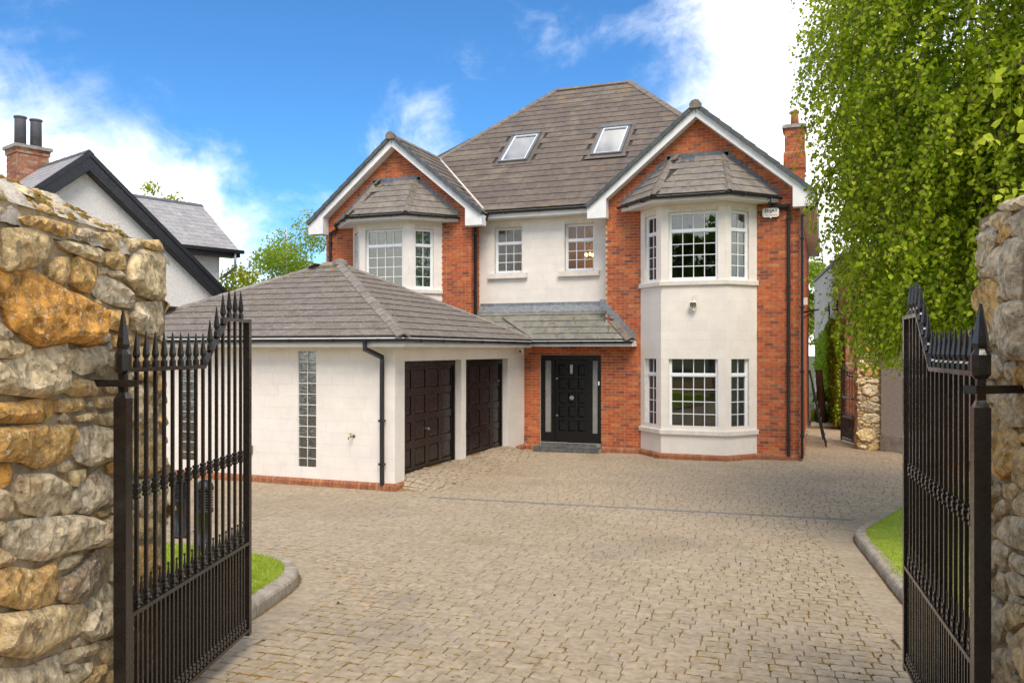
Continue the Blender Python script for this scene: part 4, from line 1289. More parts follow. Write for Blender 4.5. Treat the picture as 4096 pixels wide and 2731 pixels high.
pipe([(CL + gl_ + .12, 20.72, 6.28), (CL + gl_ + .12, 20.6, 6.10), (-8.86, 20.70, 5.92), (-8.86, 20.70, 5.8), (-8.86, 20.70, 3.5)], house, clips=[(-8.86, 20.7, 5.75), (-8.86, 20.7, 4.2)])
pipe([(CL - 1.88, 20.45, 6.15), (CL - 1.88, 20.5, 6.05), (CL - 2.12, yp, 5.95), (CL - 2.12, yp, 5.8), (CL - 2.12, yp, 3.0)], house, clips=[(CL - 2.12, yp, 5.7)])
# --- rooms behind the glass
it = MB()
it.box(-13.2, -.9, 21.5, 31.9, .0, .18); it.box(-13.2, -.9, 21.5, 31.9, 2.85, 3.1); it.box(-13.2, -.9, 21.5, 31.9, 6.05, 6.15)
it.prism([(CR - 1.25, 21.5, 0), (CR - 1.25, 20.7, 0), (CR - .62, 20.02, 0), (CR + .62, 20.02, 0), (CR + 1.25, 20.7, 0), (CR + 1.25, 21.5, 0)], (0, 0, .18))
for c in (CR, CL):
    for z0, z1 in ((2.6, 3.2), (6.05, 6.12)):
        it.prism([(c - 1.25, 21.5, z0), (c - 1.25, 20.7, z0), (c - .62, 20.02, z0), (c + .62, 20.02, z0), (c + 1.25, 20.7, z0), (c + 1.25, 21.5, z0)], (0, 0, z1 - z0))
it.build('interior_floor', mt['floorin'], house)
it = MB()
it.box(-13.2, -.9, 25.5, 25.6, .18, 6.05)
it.box(-5.12, -5.02, 21.5, 25.5, .18, 6.05); it.box(-9.14, -9.04, 21.5, 25.5, .18, 6.05)
it.build('interior_wall', mt['inner'], house)
it = MB(); it.box(-9.0, -5.2, 22.6, 22.65, 3.1, 6.05); it.build('landing_wall', mt['ochre'], house)

# ------------------------------------------------------------------ attached garage
garage = empty('garage', (-10.85, 17.0, 0))
tag(garage, 'low limestone double garage with hipped tiled roof joined to the brick house', 'garage')
GF = Pl((0, 13.55), (1, 0), (0, -1)); GS = Pl((-7.42, 0), (0, 1), (1, 0)); GL = Pl((-14.3, 0), (0, -1), (-1, 0))
GB = [(-9.53, -9.115, .31, 2.585), (-12.42, -12.005, .31, 2.585)]
GD = [(13.93, 16.54, -1, 2.44), (16.79, 19.38, -1, 2.44)]
m_ = MB()
wall_open(m_, GF, -14.3, -7.42, 0, 2.72, GB, .22)
wall_open(m_, GS, 13.77, 20.58, 0, 2.72, GD, .22)
m_.box(-14.3, -14.08, 13.77, 20.6, 0, 2.72)
gwo = m_.build('garage_wall', mt['ashjoint'], garage)
pcs = lay(GF, .14, 2.68, lambda z: sub([(-14.3, -7.414)], [o[:2] for o in GB if o[2] < z < o[3]]), .448, .223, .002, .004, mode='rand', ch=.001, z_start=.14)
pcs += lay(GS, .03, 2.68, lambda z: sub([(13.545 if z > .14 else 16.5, 20.59 if z > .14 else 19.9)], [o[:2] for o in GD if o[2] < z < o[3]]), .448, .223, .002, .004, mode='rand', ch=.001, z_start=.14 - .225)
# faces of the door reveals that look at the camera
for y in (16.54, 19.38):
    pl = Pl((0, y), (1, 0), (0, -1))
    pcs += lay(pl, .1, 2.44, lambda z: [(-7.62, -7.415)], .447, .222, .003, .003, z_start=.14 - .225)
piece_objects(pcs, 'stone_block', gwo, mt['ashlar'], 300)
plinth_course([(-14.3, 13.55), (-7.42, 13.55), (-7.42, 13.85)], garage)
plinth_course([(-7.42, 19.95), (-7.42, 20.55)], garage)
# glass block strips
for o in GB:
    a0, a1, z0, z1 = o
    fr = MB()
    n = 11; ph = (z1 - z0) / n; pw = (a1 - a0) / 2
    for j in range(n + 1): fr.pbox(GF, a0, a1, max(z0, z0 + j * ph - .006), min(z1, z0 + j * ph + .006), -.075, -.012)
    for a in (a0, a0 + pw - .006, a1 - .012): fr.pbox(GF, a, a + .012, z0, z1, -.076, -.013)
    fo = fr.build('glass_block_panel', mt['blockedge'], garage)
    bm_ = MB()
    w_, h_ = pw - .012, ph - .012
    ins = .018
    f4 = [(0, 0, 0), (w_, 0, 0), (w_, 0, h_), (0, 0, h_)]; m4 = [(ins, -.0, ins), (w_ - ins, -.0, ins), (w_ - ins, -.0, h_ - ins), (ins, -.0, h_ - ins)]
    c4 = [(ins + .006, .008, ins + .006), (w_ - ins - .006, .008, ins + .006), (w_ - ins - .006, .008, h_ - ins - .006), (ins + .006, .008, h_ - ins - .006)]
    bm_.add(f4 + m4 + c4, [(8, 9, 10, 11)] + [(i, (i + 1) % 4, 4 + (i + 1) % 4, 4 + i) for i in range(4)] + [(4 + i, 4 + (i + 1) % 4, 8 + (i + 1) % 4, 8 + i) for i in range(4)])
    bm_.hexa([(0, .0, 0), (w_, .0, 0), (w_, .05, 0), (0, .05, 0), (0, .0, h_), (w_, .0, h_), (w_, .05, h_), (0, .05, h_)], 0, (2,))
    me = bm_.mesh('glass_block', mt['block'])
    for j in range(n):
        for i in range(2):
            link('glass_block', me, fo, Matrix.Translation(GF.p(a0 + i * pw + .006, z0 + j * ph + .006, -.02)) @ GF.mat() @ Matrix.Rotation(rp.gauss(0, .01), 4, 'X'))
gi = MB(); gi.box(-14.0, -7.7, 17.5, 17.6, .1, 2.7); gi.box(-14.0, -7.7, 13.8, 20.5, .02, .1); gi.build('interior_wall', mt['inner'], garage)
gi = MB(); gi.box(-9.35, -9.16, 14.3, 14.5, .85, 1.35); gi.box(-9.7, -9.2, 14.25, 14.6, .1, .85)
go_ = gi.build('storage_box', M('orange_plastic', [(.65, .12, .02)], .5, 5, .1, 0)); tag(go_, 'orange object seen dimly through the glass block strip of the garage', 'box')
# garage doors
for (y0, y1, _, zt) in GD:
    zb = .21
    PGd = Pl((-7.60, 0), (0, 1), (1, 0))
    f = MB()
    f.pbox(PGd, y0, y0 + .07, zb - .03, zt, -.08, .04); f.pbox(PGd, y1 - .07, y1, zb - .03, zt, -.08, .04)
    f.pbox(PGd, y0 + .07, y1 - .07, zt - .17, zt, -.08, .04)
    fo = f.build('garage_door_frame', mt['blackdoor'], garage)
    d = MB()
    a0, a1, b0, b1 = y0 + .07, y1 - .07, zb, zt - .175
    cw, rh = (a1 - a0) / 4, (b1 - b0) / 4
    pads = [(a0 + i * cw + .075, a0 + (i + 1) * cw - .075, b0 + j * rh + .095, b0 + (j + 1) * rh - .055) for i in range(4) for j in range(4)]
    wall_open(d, PGd, a0, a1, b0, b1, pads, .05, 0)
    d.pbox(PGd, a0 + .01, a1 - .01, b0 + .01, b1 - .01, -.05, -.022)
    for j in range(1, 4): pass
    do = d.build('garage_door', mt['brown'], garage)
    pa, pb = pads[0][1] - pads[0][0], pads[0][3] - pads[0][2]
    pm = MB()
    o4 = [(0, 0, 0), (pa, 0, 0), (pa, 0, pb), (0, 0, pb)]; e = .045
    i4 = [(e, -.018, e), (pa - e, -.018, e), (pa - e, -.018, pb - e), (e, -.018, pb - e)]
    pm.add(o4 + i4, [(4, 5, 6, 7)] + [(i, (i + 1) % 4, 4 + (i + 1) % 4, 4 + i) for i in range(4)])
    me = pm.mesh('door_panel', mt['brown'])
    for p in pads: link('door_panel', me, do, Matrix.Translation(PGd.p(p[0], p[2], -.0215)) @ PGd.mat())
    k = MB(); k.lathe([(.012, 0), (.012, .03), (.028, .035), (.028, .05), (.01, .055)], 10)
    k.build('handle', mt['steel'], do, Matrix.Translation(PGd.p(a0 + .5 * (a1 - a0) if y0 < 15 else a1 - .2, 1.85 if y0 > 15 else 1.0, .0)) @ Matrix.Rotation(R(90), 4, 'Y'))
    k = MB(); k.box(-7.60, -7.40, y0 + .0, y1, zb - .06, zb - .005); k.build('threshold', mt['concrete'], garage)
# roof
gx0, gx1, gy0, gy1, ge = -14.65, -7.05, 13.20, 20.36, 2.85
hy = (gy1 - gy0) / 2; gt = .49
A = V((gx0 + hy, gy0 + hy, ge + gt * hy)); B = V((gx1 - hy, gy0 + hy, ge + gt * hy))
c00, c10, c11, c01 = V((gx0, gy0, ge)), V((gx1, gy0, ge)), V((gx1, gy1, ge)), V((gx0, gy1, ge))
d = MB()
SL = [[c00, c10, B, A], [c10, c11, B], [c11, c01, A, B], [c01, c00, A]]
for q in SL: slope_deck(d, q, .045)
gro = d.build('garage_roof', mt['deck'], garage)
pcs = []
for q in SL:
    u = (q[1] - q[0]).normalized(); n = u.cross(q[2] - q[0]).normalized()
    if n.z < 0: n = -n
    s_ = n.cross(u)
    pcs += tiles(q[0], u, s_, [((p - q[0]).dot(u), (p - q[0]).dot(s_)) for p in q], .315, .33, mt['tile_g'], 'roof_tile', gro)
piece_objects(pcs, 'roof_tile', gro, mt['tile_g'], 300)
mt['ridge_g'] = M('garage_ridge_tile', [(.23, .20, .17), (.26, .23, .195), (.20, .17, .145)], .9, 7, .25, .35, 110, over=[(8, .60, .72, (.22, .12, .045), .6), (22, .62, .70, (.48, .46, .40), .5)])
for a, b in ((c00, A), (c10, B), (c11, B), (c01, A)): ridge_line(a, b, gro, .125, .045, mt['ridge_g'], .42, .04)
ridge_line(A, B, gro, .16, .07, mt['ridge_g'], .42, .05)
k = MB(); k.lathe([(.19, -.05), (.17, .05), (.05, .10)], 8, tuple(B + V((0, 0, .03)))); k.build('hip_cap', mt['ridge_g'], gro)
# valley to the porch
k = MB(); k.hexa([V((-7.02, 20.10, 2.86)), V((-6.86, 20.16, 2.88)), V((-8.02, 20.80, 3.46)), V((-8.10, 20.72, 3.46)), V((-7.02, 20.10, 2.90)), V((-6.86, 20.16, 2.92)), V((-8.02, 20.80, 3.50)), V((-8.10, 20.72, 3.50))])
k.build('valley_lead', mt['tile_p'], gro, fix=True)
fs = MB()
pth = [(gx0, gy1, ge), (gx0, gy0, ge), (gx1, gy0, ge), (gx1, 20.1, ge)]
fs.sweep(pth, [(-.03, -.185), (.0, -.185), (.0, -.02), (-.03, -.02)])
fs.sweep(pth, [(0, -.19), (.014, -.19), (.014, -.13), (0, -.12)])
fs.sweep(pth, [(-.38, -.183), (-.031, -.183), (-.031, -.165), (-.38, -.165)])
fs.build('fascia', mt['whiteboard'], garage)
gutter([(gx0 - .0, gy1, ge - .045), (gx0, gy0, ge - .045), (gx1, gy0, ge - .045), (gx1, 20.08, ge - .045)], .06, garage, .95)
pipe([(-7.80, 13.13, 2.76), (-7.80, 13.13, 2.62), (-7.64, 13.47, 2.47), (-7.64, 13.47, 2.35), (-7.64, 13.47, .13)], garage, .042, [(-7.64, 13.47, 1.30), (-7.64, 13.47, .50)])
# moss tufts scattered on the garage and porch roofs
rs = random.Random(12)
ms = MB()
def tuft(mb, p, r, h, rs, nrm=V((0, 0, 1)), n=6):
    b = len(mb.v); x = nrm.orthogonal().normalized(); y = nrm.cross(x)
    rr = rs.random() + .001
    ring = []
    for k_, (q, hh) in enumerate(((1, 0), (.7, .7), )):
        for i in range(n):
            a = 6.283 * i / n + rs.uniform(-.2, .2); rad = r * q * rs.uniform(.7, 1.2)
            ring.append(p + x * math.cos(a) * rad + y * math.sin(a) * rad + nrm * (h * hh))
    ring.append(p + nrm * h)
    mb.add(ring, [(i, (i + 1) % n, n + (i + 1) % n, n + i) for i in range(n)] + [(n + i, n + (i + 1) % n, 2 * n) for i in range(n)], rr, True)
for q, dens in ((SL[0], 330), (SL[1], 150)):
    n = (q[1] - q[0]).cross(q[2] - q[0]).normalized()
    if n.z < 0: n = -n
    for i in range(dens):
        t = rs.random(); s_ = rs.random() ** .8
        p = q[0].lerp(q[1], t).lerp(q[-1].lerp(q[2], t), s_)
        row = round(((p - q[0]).dot(n.cross((q[1] - q[0]).normalized()))) / .315) * .315
        e_ = n.cross((q[1] - q[0]).normalized())
        p = p + e_ * (row - (p - q[0]).dot(e_))
        tuft(ms, p + n * .02, rs.uniform(.01, .03), rs.uniform(.012, .03), rs, n)
mo = ms.build('moss_tufts', mt['moss'], gro); mo['kind'] = 'stuff'
ms = MB()
for i in range(16):
    x = rs.uniform(-7.0, -4.9); y = rs.uniform(PE, 20.9)
    if x > PXR - (y - PE): continue
    tuft(ms, V((x, y, pz_(y) + .03)), rs.uniform(.015, .035), .03, rs, V((0, -.6, .8)))
mo = ms.build('moss_tufts', mt['moss'], po); mo['kind'] = 'stuff'

# ------------------------------------------------------------------ things fixed to the walls
ab = empty('alarm_box', (-1.20, 20.58, 5.72)); tag(ab, 'white burglar alarm box with company lettering on the brick wall', 'alarm box')
def rrect(w_, h_, r, n=5):
    out = []
    for cx_, cz_, a0 in ((w_ / 2 - r, h_ / 2 - r, 0), (-w_ / 2 + r, h_ / 2 - r, 90), (-w_ / 2 + r, -h_ / 2 + r, 180), (w_ / 2 - r, -h_ / 2 + r, 270)):
        for i in range(n):
            a = R(a0 + 90 * i / (n - 1)); out.append((cx_ + r * math.cos(a), cz_ + r * math.sin(a)))
    return out
ax, az, ay = -1.20, 5.84, 20.585
k = MB(); k.prism([(ax + x, ay, az + z) for x, z in rrect(.385, .235, .05)], (0, -.05, 0)); k.build('back_plate', mt['blackpl'], ab, fix=True)
k = MB(); k.prism([(ax + x, ay - .045, az + .004 + z) for x, z in rrect(.375, .215, .05)], (0, -.04, 0)); k.build('cover', mt['cream'], ab, fix=True)
k = MB(); k.box(ax - .01, ax + .01, ay - .06, ay - .05, az - .116, az - .106); k.build('indicator_light', mt['led'], ab)
def text(s_, x, z, size, mat, parent, shear=0.0, y=ay - .0865, bold=0.0):
    cu = bpy.data.curves.new('lettering', 'FONT')
    cu.body = s_; cu.size = size; cu.extrude = .0008; cu.offset = bold; cu.shear = shear
    cu.materials.append(mat)
    tmp = bpy.data.objects.new('lettering', cu); col.objects.link(tmp)
    me = bpy.data.meshes.new_from_object(tmp.evaluated_get(bpy.context.evaluated_depsgraph_get()))
    bpy.data.objects.remove(tmp); bpy.data.curves.remove(cu)
    return link('lettering', me, parent, Matrix.Translation((x, y, z)) @ Matrix.Rotation(R(90), 4, 'X'))
text('D', ax - .135, az + .018, .105, mt['bluetext'], ab, bold=.004)
text('e', ax - .063, az + .018, .105, mt['bluetext'], ab, bold=.004)
text('JAY', ax - .006, az + .018, .105, mt['bluetext'], ab, bold=.004)
k = MB(); k.box(ax - .048, ax - .016, ay - .0885, ay - .0865, az + .036, az + .044); k.build('accent', mt['redtext'], ab)
text('ROYALE', ax - .135, az - .012, .034, mt['cyantext'], ab)
text('(01) 628 0326', ax - .115, az - .072, .046, mt['redtext'], ab, .2)
fl = empty('floodlight', (-2.90, 19.87, 3.66)); tag(fl, 'small square floodlight on the stone face of the tall bay', 'floodlight')
fx, fz, fy = -2.90, 3.66, 19.87
k = MB(); k.box(fx - .02, fx + .075, fy - .035, fy, fz + .08, fz + .25); k.build('wall_bracket', mt['cream'], fl)
k = MB()
bo = [(x * 1.0, z) for x, z in rrect(.20, .155, .03, 4)]; bi = [(x * .8, z * .8) for x, z in bo]
n = len(bo)
k.add([(fx + x * .6, fy - .03, fz + .02 + z * .6) for x, z in bo] + [(fx + x, fy - .11, fz + z) for x, z in bo] + [(fx + x, fy - .125, fz + z) for x, z in bi] + [(fx + x * .6, fy - .09, fz + z * .6) for x, z in bi], [(i, (i + 1) % n, n + (i + 1) % n, n + i) for i in range(n)] + [(n + i, n + (i + 1) % n, 2 * n + (i + 1) % n, 2 * n + i) for i in range(n)] + [(2 * n + i, 2 * n + (i + 1) % n, 3 * n + (i + 1) % n, 3 * n + i) for i in range(n)] + [tuple(range(3 * n, 4 * n))])
k.build('lamp_housing', mt['cream'], fl, fix=True)
k = MB(); k.prism([(fx + x, fy - .118, fz + z) for x, z in bi], (0, .004, 0)); k.build('lamp_glass', mt['frost'], fl, fix=True)
k = MB(); k.lathe([(.028, -.055), (.035, -.03), (.035, 0), (.02, .01)], 10, (fx + .01, fy - .08, fz - .085)); k.build('motion_sensor', mt['cream'], fl)
def dome_cam(x, y, z, lab):
    c_ = empty('security_camera', (x, y, z)); tag(c_, lab, 'camera', 'security cameras under the eaves')
    k = MB(); k.lathe([(.02, -.13), (.045, -.115), (.055, -.08), (.06, -.04), (.07, -.035), (.07, 0)], 14, (x, y, z), smooth=True); k.build('camera_body', mt['cream'], c_)
    k = MB(); k.lathe([(.03, 0), (.03, .012), (.022, .014)], 12); k.build('lens', mt['blackpl'], c_, Matrix.Translation((x - .01, y - .045, z - .085)) @ Matrix.Rotation(R(115), 4, 'X'))
dome_cam(-.38, 20.42, 5.98, 'small white security camera under the right gable box end')
dome_cam(-7.25, 19.9, 2.655, 'small white security camera under the eave beside the garage door')
tp = empty('garden_tap', (-8.28, 13.54, .99)); tag(tp, 'small brass garden tap on the garage front wall', 'tap')
k = MB(); k.tube([(-8.28, 13.545, .985), (-8.30, 13.47, .985), (-8.33, 13.43, .965), (-8.33, 13.425, .93)], [.016, .014, .013, .012], 8); k.tube([(-8.30, 13.46, .985), (-8.30, 13.46, 1.035)], .009, 6); k.build('spout', mt['brass'], tp)
k = MB(); k.lathe([(.03, 0), (.03, .008)], 10); k.build('flange', mt['brass'], tp, Matrix.Translation((-8.28, 13.545, .985)) @ Matrix.Rotation(R(90), 4, 'X'))
k = MB(); k.box(-8.335, -8.265, 13.453, 13.467, 1.03, 1.042); k.build('tap_handle', mt['brass'], tp)
sb = MB(); sb.box(-10.66, -10.58, 13.47, 13.548, .55, .72)
so = sb.build('meter_box', mt['alugrey']); tag(so, 'little dark grey box low on the garage front wall', 'box')
k = MB(); k.box(-10.655, -10.585, 13.462, 13.47, .56, .71); k.build('lid', mt['blackpl'], so)
# satellite-dish style bracket and vent on the side wall
bk = empty('wall_bracket', (-.55, 24.5, 3.6)); tag(bk, 'thin black arm bracket sticking out of the brick side wall', 'bracket')
k = MB(); k.tube([(-.55, 24.5, 3.65), (-.15, 24.3, 3.72)], .025, 6); k.tube([(-.55, 24.5, 3.5), (-.3, 24.38, 3.68)], .015, 6); k.build('arm', mt['blackpl'], bk)
k = MB(); k.box(-.555, -.45, 24.3, 24.5, 3.85, 4.05); k.build('junction_box', mt['cream'], bk)
vn = MB(); vn.box(-.552, -.52, 22.4, 22.7, 1.9, 2.15); vo = vn.build('wall_vent', mt['blackpl']); tag(vo, 'small black vent plate on the brick side wall', 'vent')
k = MB()
for i in range(5): k.box(-.525, -.512, 22.42, 22.68, 1.92 + i * .045, 1.94 + i * .045)
k.build('louvre', mt['blackpl'], vo)
# curtains
def curtain(pl, a0, a1, z0, z1, d, lab, mat='curtain'):
    mb = MB(); n = 28
    P_ = []
    for i in range(n + 1):
        a = a0 + (a1 - a0) * i / n
        w_ = .03 * math.sin(i * 1.45 + a) + .012 * math.sin(i * 3.3)
        P_.append((a, w_))
    for i in range(n):
        (a, w0), (b, w1) = P_[i], P_[i + 1]
        mb.add([pl.p(a, z0, d + w0), pl.p(b, z0, d + w1), pl.p(b, z1, d + w1), pl.p(a, z1, d + w0)], [(0, 1, 2, 3)], 0, True)
    o = mb.build('curtain', mt[mat], fix=True)
    tag(o, lab, 'curtain', 'curtains behind the bay windows')
def bayface(c, i):
    F = BAY(c); p, q = F[i], F[i + 1]; L_ = math.hypot(q[0] - p[0], q[1] - p[1]); u = ((q[0] - p[0]) / L_, (q[1] - p[1]) / L_)
    return Pl(p, u, (u[1], -u[0])), L_
for c, nm, lv in ((CR, 'right', 0), (CR, 'right', 1), (CL, 'left', 1)):
    z0, z1 = ((.72, 2.5), (4.2, 5.95))[lv]
    wd = 'ground floor' if lv == 0 else 'upper floor'
    pl, L_ = bayface(c, 2); curtain(pl, .30 if lv else .42, .80, z0, z1, -.28, f'pale green curtain at the right of the {wd} {nm} bay window')
    pl, L_ = bayface(c, 0); curtain(pl, .18, .62, z0, z1, -.28, f'pale curtain at the left of the {wd} {nm} bay window', 'curtain2')
# lit lamp on the landing
lp = empty('pendant_lamp', (-6.02, 22.0, 5.35)); tag(lp, 'warm lit lamp seen through the right landing window', 'lamp')
k = MB()
for i in range(5):
    a = i * 1.257; k.lathe([(.01, -.03), (.028, -.01), (.02, .03), (.006, .05)], 8, (-6.02 + .13 * math.cos(a), 22.0 + .13 * math.sin(a), 5.20))
k.build('bulbs', mt['bulb'], lp)
k = MB(); k.tube([(-6.02, 22.0, 5.15), (-6.02, 22.0, 6.05)], .008, 6)
for i in range(5):
    a = i * 1.257; k.tube([(-6.02, 22.0, 5.2), (-6.02 + .13 * math.cos(a), 22.0 + .13 * math.sin(a), 5.17)], .007, 5)
k.build('fitting', mt['brass'], lp)

# ------------------------------------------------------------------ neighbouring cottage on the left
NO = V((*c2w(-10.75, 21.07), 7.63)); nu = V((*c2w(.629, .777), 0)).normalized(); nb_ = V((*c2w(-.777, .629), 0)).normalized()
def NP(a, c_, z): return NO + nu * a + nb_ * c_ + V((0, 0, z - 7.63))
cot = empty('neighbour_cottage', tuple(NP(0, 0, 0))); tag(cot, 'white roughcast cottage with black barge boards and slate roof behind the left pier', 'house')
NW, NS = 4.0, .856
def nprism(mb, poly_ac, z0, z1):
    mb.prism([NP(a, c_, z0) for a, c_ in poly_ac], (0, 0, z1 - z0))
m_ = MB()
m_.prism([NP(-3.6, .22, 0), NP(3.6, .22, 0), NP(3.6, .22, 7.35 - 3.6 * NS), NP(0, .22, 7.35), NP(-3.6, .22, 7.35 - 3.6 * NS)], nb_ * 9.5)
m_.prism([NP(2.4, .65, 3), NP(4.08, .65, 3), NP(4.08, .65, 5.5), NP(2.4, .65, 5.5)], nb_ * 3.4)
m_.prism([NP(4.08, .65, 5.5), NP(4.08, 4.05, 5.5), NP(4.08, 2.35, 6.9)], -nu * 1.6)
m_.build('wall', mt['roughcast'], cot, fix=True)
d = MB()
ra = [[NP(-NW, 0, 7.63 - NW * NS), NP(0, 0, 7.63), NP(0, 10, 7.63), NP(-NW, 10, 7.63 - NW * NS)], [NP(NW, 0, 7.63 - NW * NS), NP(NW, 10, 7.63 - NW * NS), NP(0, 10, 7.63), NP(0, 0, 7.63)]]
dz, dc = 7.13, 2.35
rb = [[NP(.5, .25, 5.53), NP(4.5, .25, 5.53), NP(4.5, dc, dz), NP(.5, dc, dz)], [NP(4.5, 4.45, 5.53), NP(.5, 4.45, 5.53), NP(.5, dc, dz), NP(4.5, dc, dz)]]
for q in ra + rb: slope_deck(d, q, .06)
nro = d.build('slate_roof', mt['deck'], cot)
pcs = []
def slate_slope(q, gauge=.22, wid=.30):
    u = (q[1] - q[0]).normalized(); n = u.cross(q[2] - q[0]).normalized()
    s_ = n.cross(u)
    if s_.z < 0: s_ = -s_
    return tiles(q[0], u, s_, [((p - q[0]).dot(u), (p - q[0]).dot(s_)) for p in q], gauge, wid, mt['slate'], 'slate', nro, thick=.010)
near = ra[0]
pcs += slate_slope([near[3], near[0], near[1], near[2]])
far = ra[1]
pcs += slate_slope([far[0], far[1], far[2], far[3]])
pcs += slate_slope(rb[0])
piece_objects(pcs, 'slate', nro, mt['slate'], 300)
ridge_line(NP(0, -.03, 7.63), NP(0, 10, 7.63), nro, .12, .08, mt['potgrey'], .45, .03)
ridge_line(NP(.5, dc, dz), NP(4.52, dc, dz), nro, .12, .08, mt['potgrey'], .45, .03)
bg_ = MB()
for sg in (-1, 1):
    e0, e1 = NP(0, -.05, 7.60), NP(sg * NW, -.05, 7.60 - NW * NS)
    bg_.prism([e0, e1, e1 + V((0, 0, -.36)), e0 + V((0, 0, -.46))], nb_ * .05)
    bg_.prism([e0 + V((0, 0, .05)) - nb_ * .03, e1 + V((0, 0, .05)) - nb_ * .03, e1 + V((0, 0, -.09)) - nb_ * .03, e0 + V((0, 0, -.09)) - nb_ * .03], nb_ * .04)
    bg_.prism([e0 + V((0, 0, -.46)), e1 + V((0, 0, -.36)), e1 + V((0, 0, -.34)), e0 + V((0, 0, -.44))], nb_ * .30)
bg_.build('barge_board', mt['barge'], cot, fix=True)
fs = MB()
fs.prism([NP(2.45, .22, 5.35), NP(4.5, .22, 5.35), NP(4.5, .22, 5.53), NP(2.45, .22, 5.53)], nb_ * .45)
fs.prism([NP(2.4, .12, 5.46), NP(4.58, .12, 5.46), NP(4.58, .12, 5.56), NP(2.4, .12, 5.56)], nb_ * .10)
fs.prism([NP(4.42, .25, 5.35), NP(4.42, dc, 6.95), NP(4.42, 4.4, 5.35), NP(4.42, 4.4, 5.50), NP(4.42, dc, 7.12), NP(4.42, .25, 5.50)], nu * .05)
fs.build('dormer_fascia', mt['barge'], cot, fix=True)
k = MB(); k.tube([NP(4.3, .17, 5.45), NP(4.3, .17, 5.05), NP(4.1, .5, 4.75)], .04, 6); k.build('downpipe', mt['alugrey'], cot)
# chimney of brick with two grey pots
cc = NP(-.25, 3.1, 0)
Mx = Matrix((nu, nb_, V((0, 0, 1)))).transposed().to_4x4()
k = MB()
hx, hy_ = .40, .36
def obx(m2, a0, a1, b0, b1, z0, z1):
    P = [cc + nu * a + nb_ * b for a, b in ((a0, b0), (a1, b0), (a1, b1), (a0, b1))]
    m2.hexa([p + V((0, 0, z0)) for p in P] + [p + V((0, 0, z1)) for p in P])
obx(k, -hx, hx, -hy_, hy_, 5.5, 8.12)
ko = k.build('chimney', mt['mortar'], cot)
pcs = []
plf = Pl(cc - nb_ * hy_, nu, -nb_); plr = Pl(cc + nu * hx, nb_, nu); pln = Pl(cc - nu * hx, -nb_, -nu)
for pl, hw in ((plf, hx), (plr, hy_), (pln, hy_)):
    pcs += lay(pl, 6.4, 7.92, lambda z, hw=hw: [(-hw, hw)], bl, bh, bj, .008, z_start=6.4)
    pcs += lay(pl, 7.92, 8.06, lambda z, hw=hw: [(-hw - .03, hw + .03)], bl, bh, bj, .035, z_start=7.92)
piece_objects(pcs, 'chimney_brick', ko, mt['oldbrick'])
k = MB(); obx(k, -hx - .08, hx + .08, -hy_ - .08, hy_ + .08, 8.06, 8.15); k.build('chimney_cap', mt['concrete'], ko)
for a in (-.19, .21):
    k = MB(); p = cc + nu * a
    k.lathe([(.15, 8.15), (.14, 8.9), (.14, 8.92), (.165, 8.93), (.165, 8.97), (.12, 8.97)], 16, (p.x, p.y, 0), smooth=True); k.build('chimney_pot', mt['potgrey'], ko)
k = MB(); obx(k, -hx - .012, hx + .012, -hy_ - .012, hy_ + .012, 5.6, 7.05 - .2); 
for i in range(5):
    obx(k, -hx - .012 + .2 * i, -hx + .2 * i + .21, -hy_ - .014 - .001 * i, -hy_, 6.7 + .16 * i, 7.0 + .16 * i)
k.build('lead_flashing', mt['lead'], ko)

# ------------------------------------------------------------------ side passage on the right
# rendered boundary building with ivy
wn_, wf = V((.62, 28.6, 0)), V((-.45, 40.5, 0))
du = (wf - wn_).normalized(); dnn = V((-du.y, du.x, 0))
if dnn.x > 0: dnn = -dnn
ob = empty('outbuilding', tuple(wn_)); tag(ob, 'tall pale weathered rendered outbuilding wall behind the ivy', 'building')
k = MB(); k.prism([wn_, wf, wf - dnn * 5, wn_ - dnn * 5], (0, 0, 5.7)); k.build('wall', mt['render'], ob, fix=True)
k = MB(); k.prism([wn_ + dnn * .06 + V((0, 0, 5.7)), wf + dnn * .06 + V((0, 0, 5.7)), wf - dnn * 5 + V((0, 0, 6.6)), wn_ - dnn * 5 + V((0, 0, 6.6))], (0, 0, .10)); k.build('roof', mt['concrete'], ob, fix=True)
pl = Pl(wn_ - du * .02, (-dnn).normalized(), -du)
pcs = lay(pl, .2, 5.6, lambda z: [(0, 1.2)], bl, bh, bj, .02, z_start=.2)
pl2 = Pl(wn_, -du, dnn)
pcs += lay(pl2, .2, 5.6, lambda z: [(-.40, .02)], bl, bh, bj, .02, z_start=.2)
piece_objects(pcs, 'brick', ob, mt['oldbrick'], 300)
for t, z in ((2.2, 4.0), (5.0, 4.1)):
    an = MB(); p = wn_ + du * t + dnn * .03 + V((0, 0, z))
    an.tube([p + V((0, 0, -.28)) + du * .1, p + V((0, 0, -.2)) - du * .1, p, p + V((0, 0, .2)) + du * .1, p + V((0, 0, .28)) - du * .1], .03, 6); an.tube([p - dnn * .02, p + dnn * .16], .025, 6)
    an.build('wall_anchor', mt['blackpl'], ob)
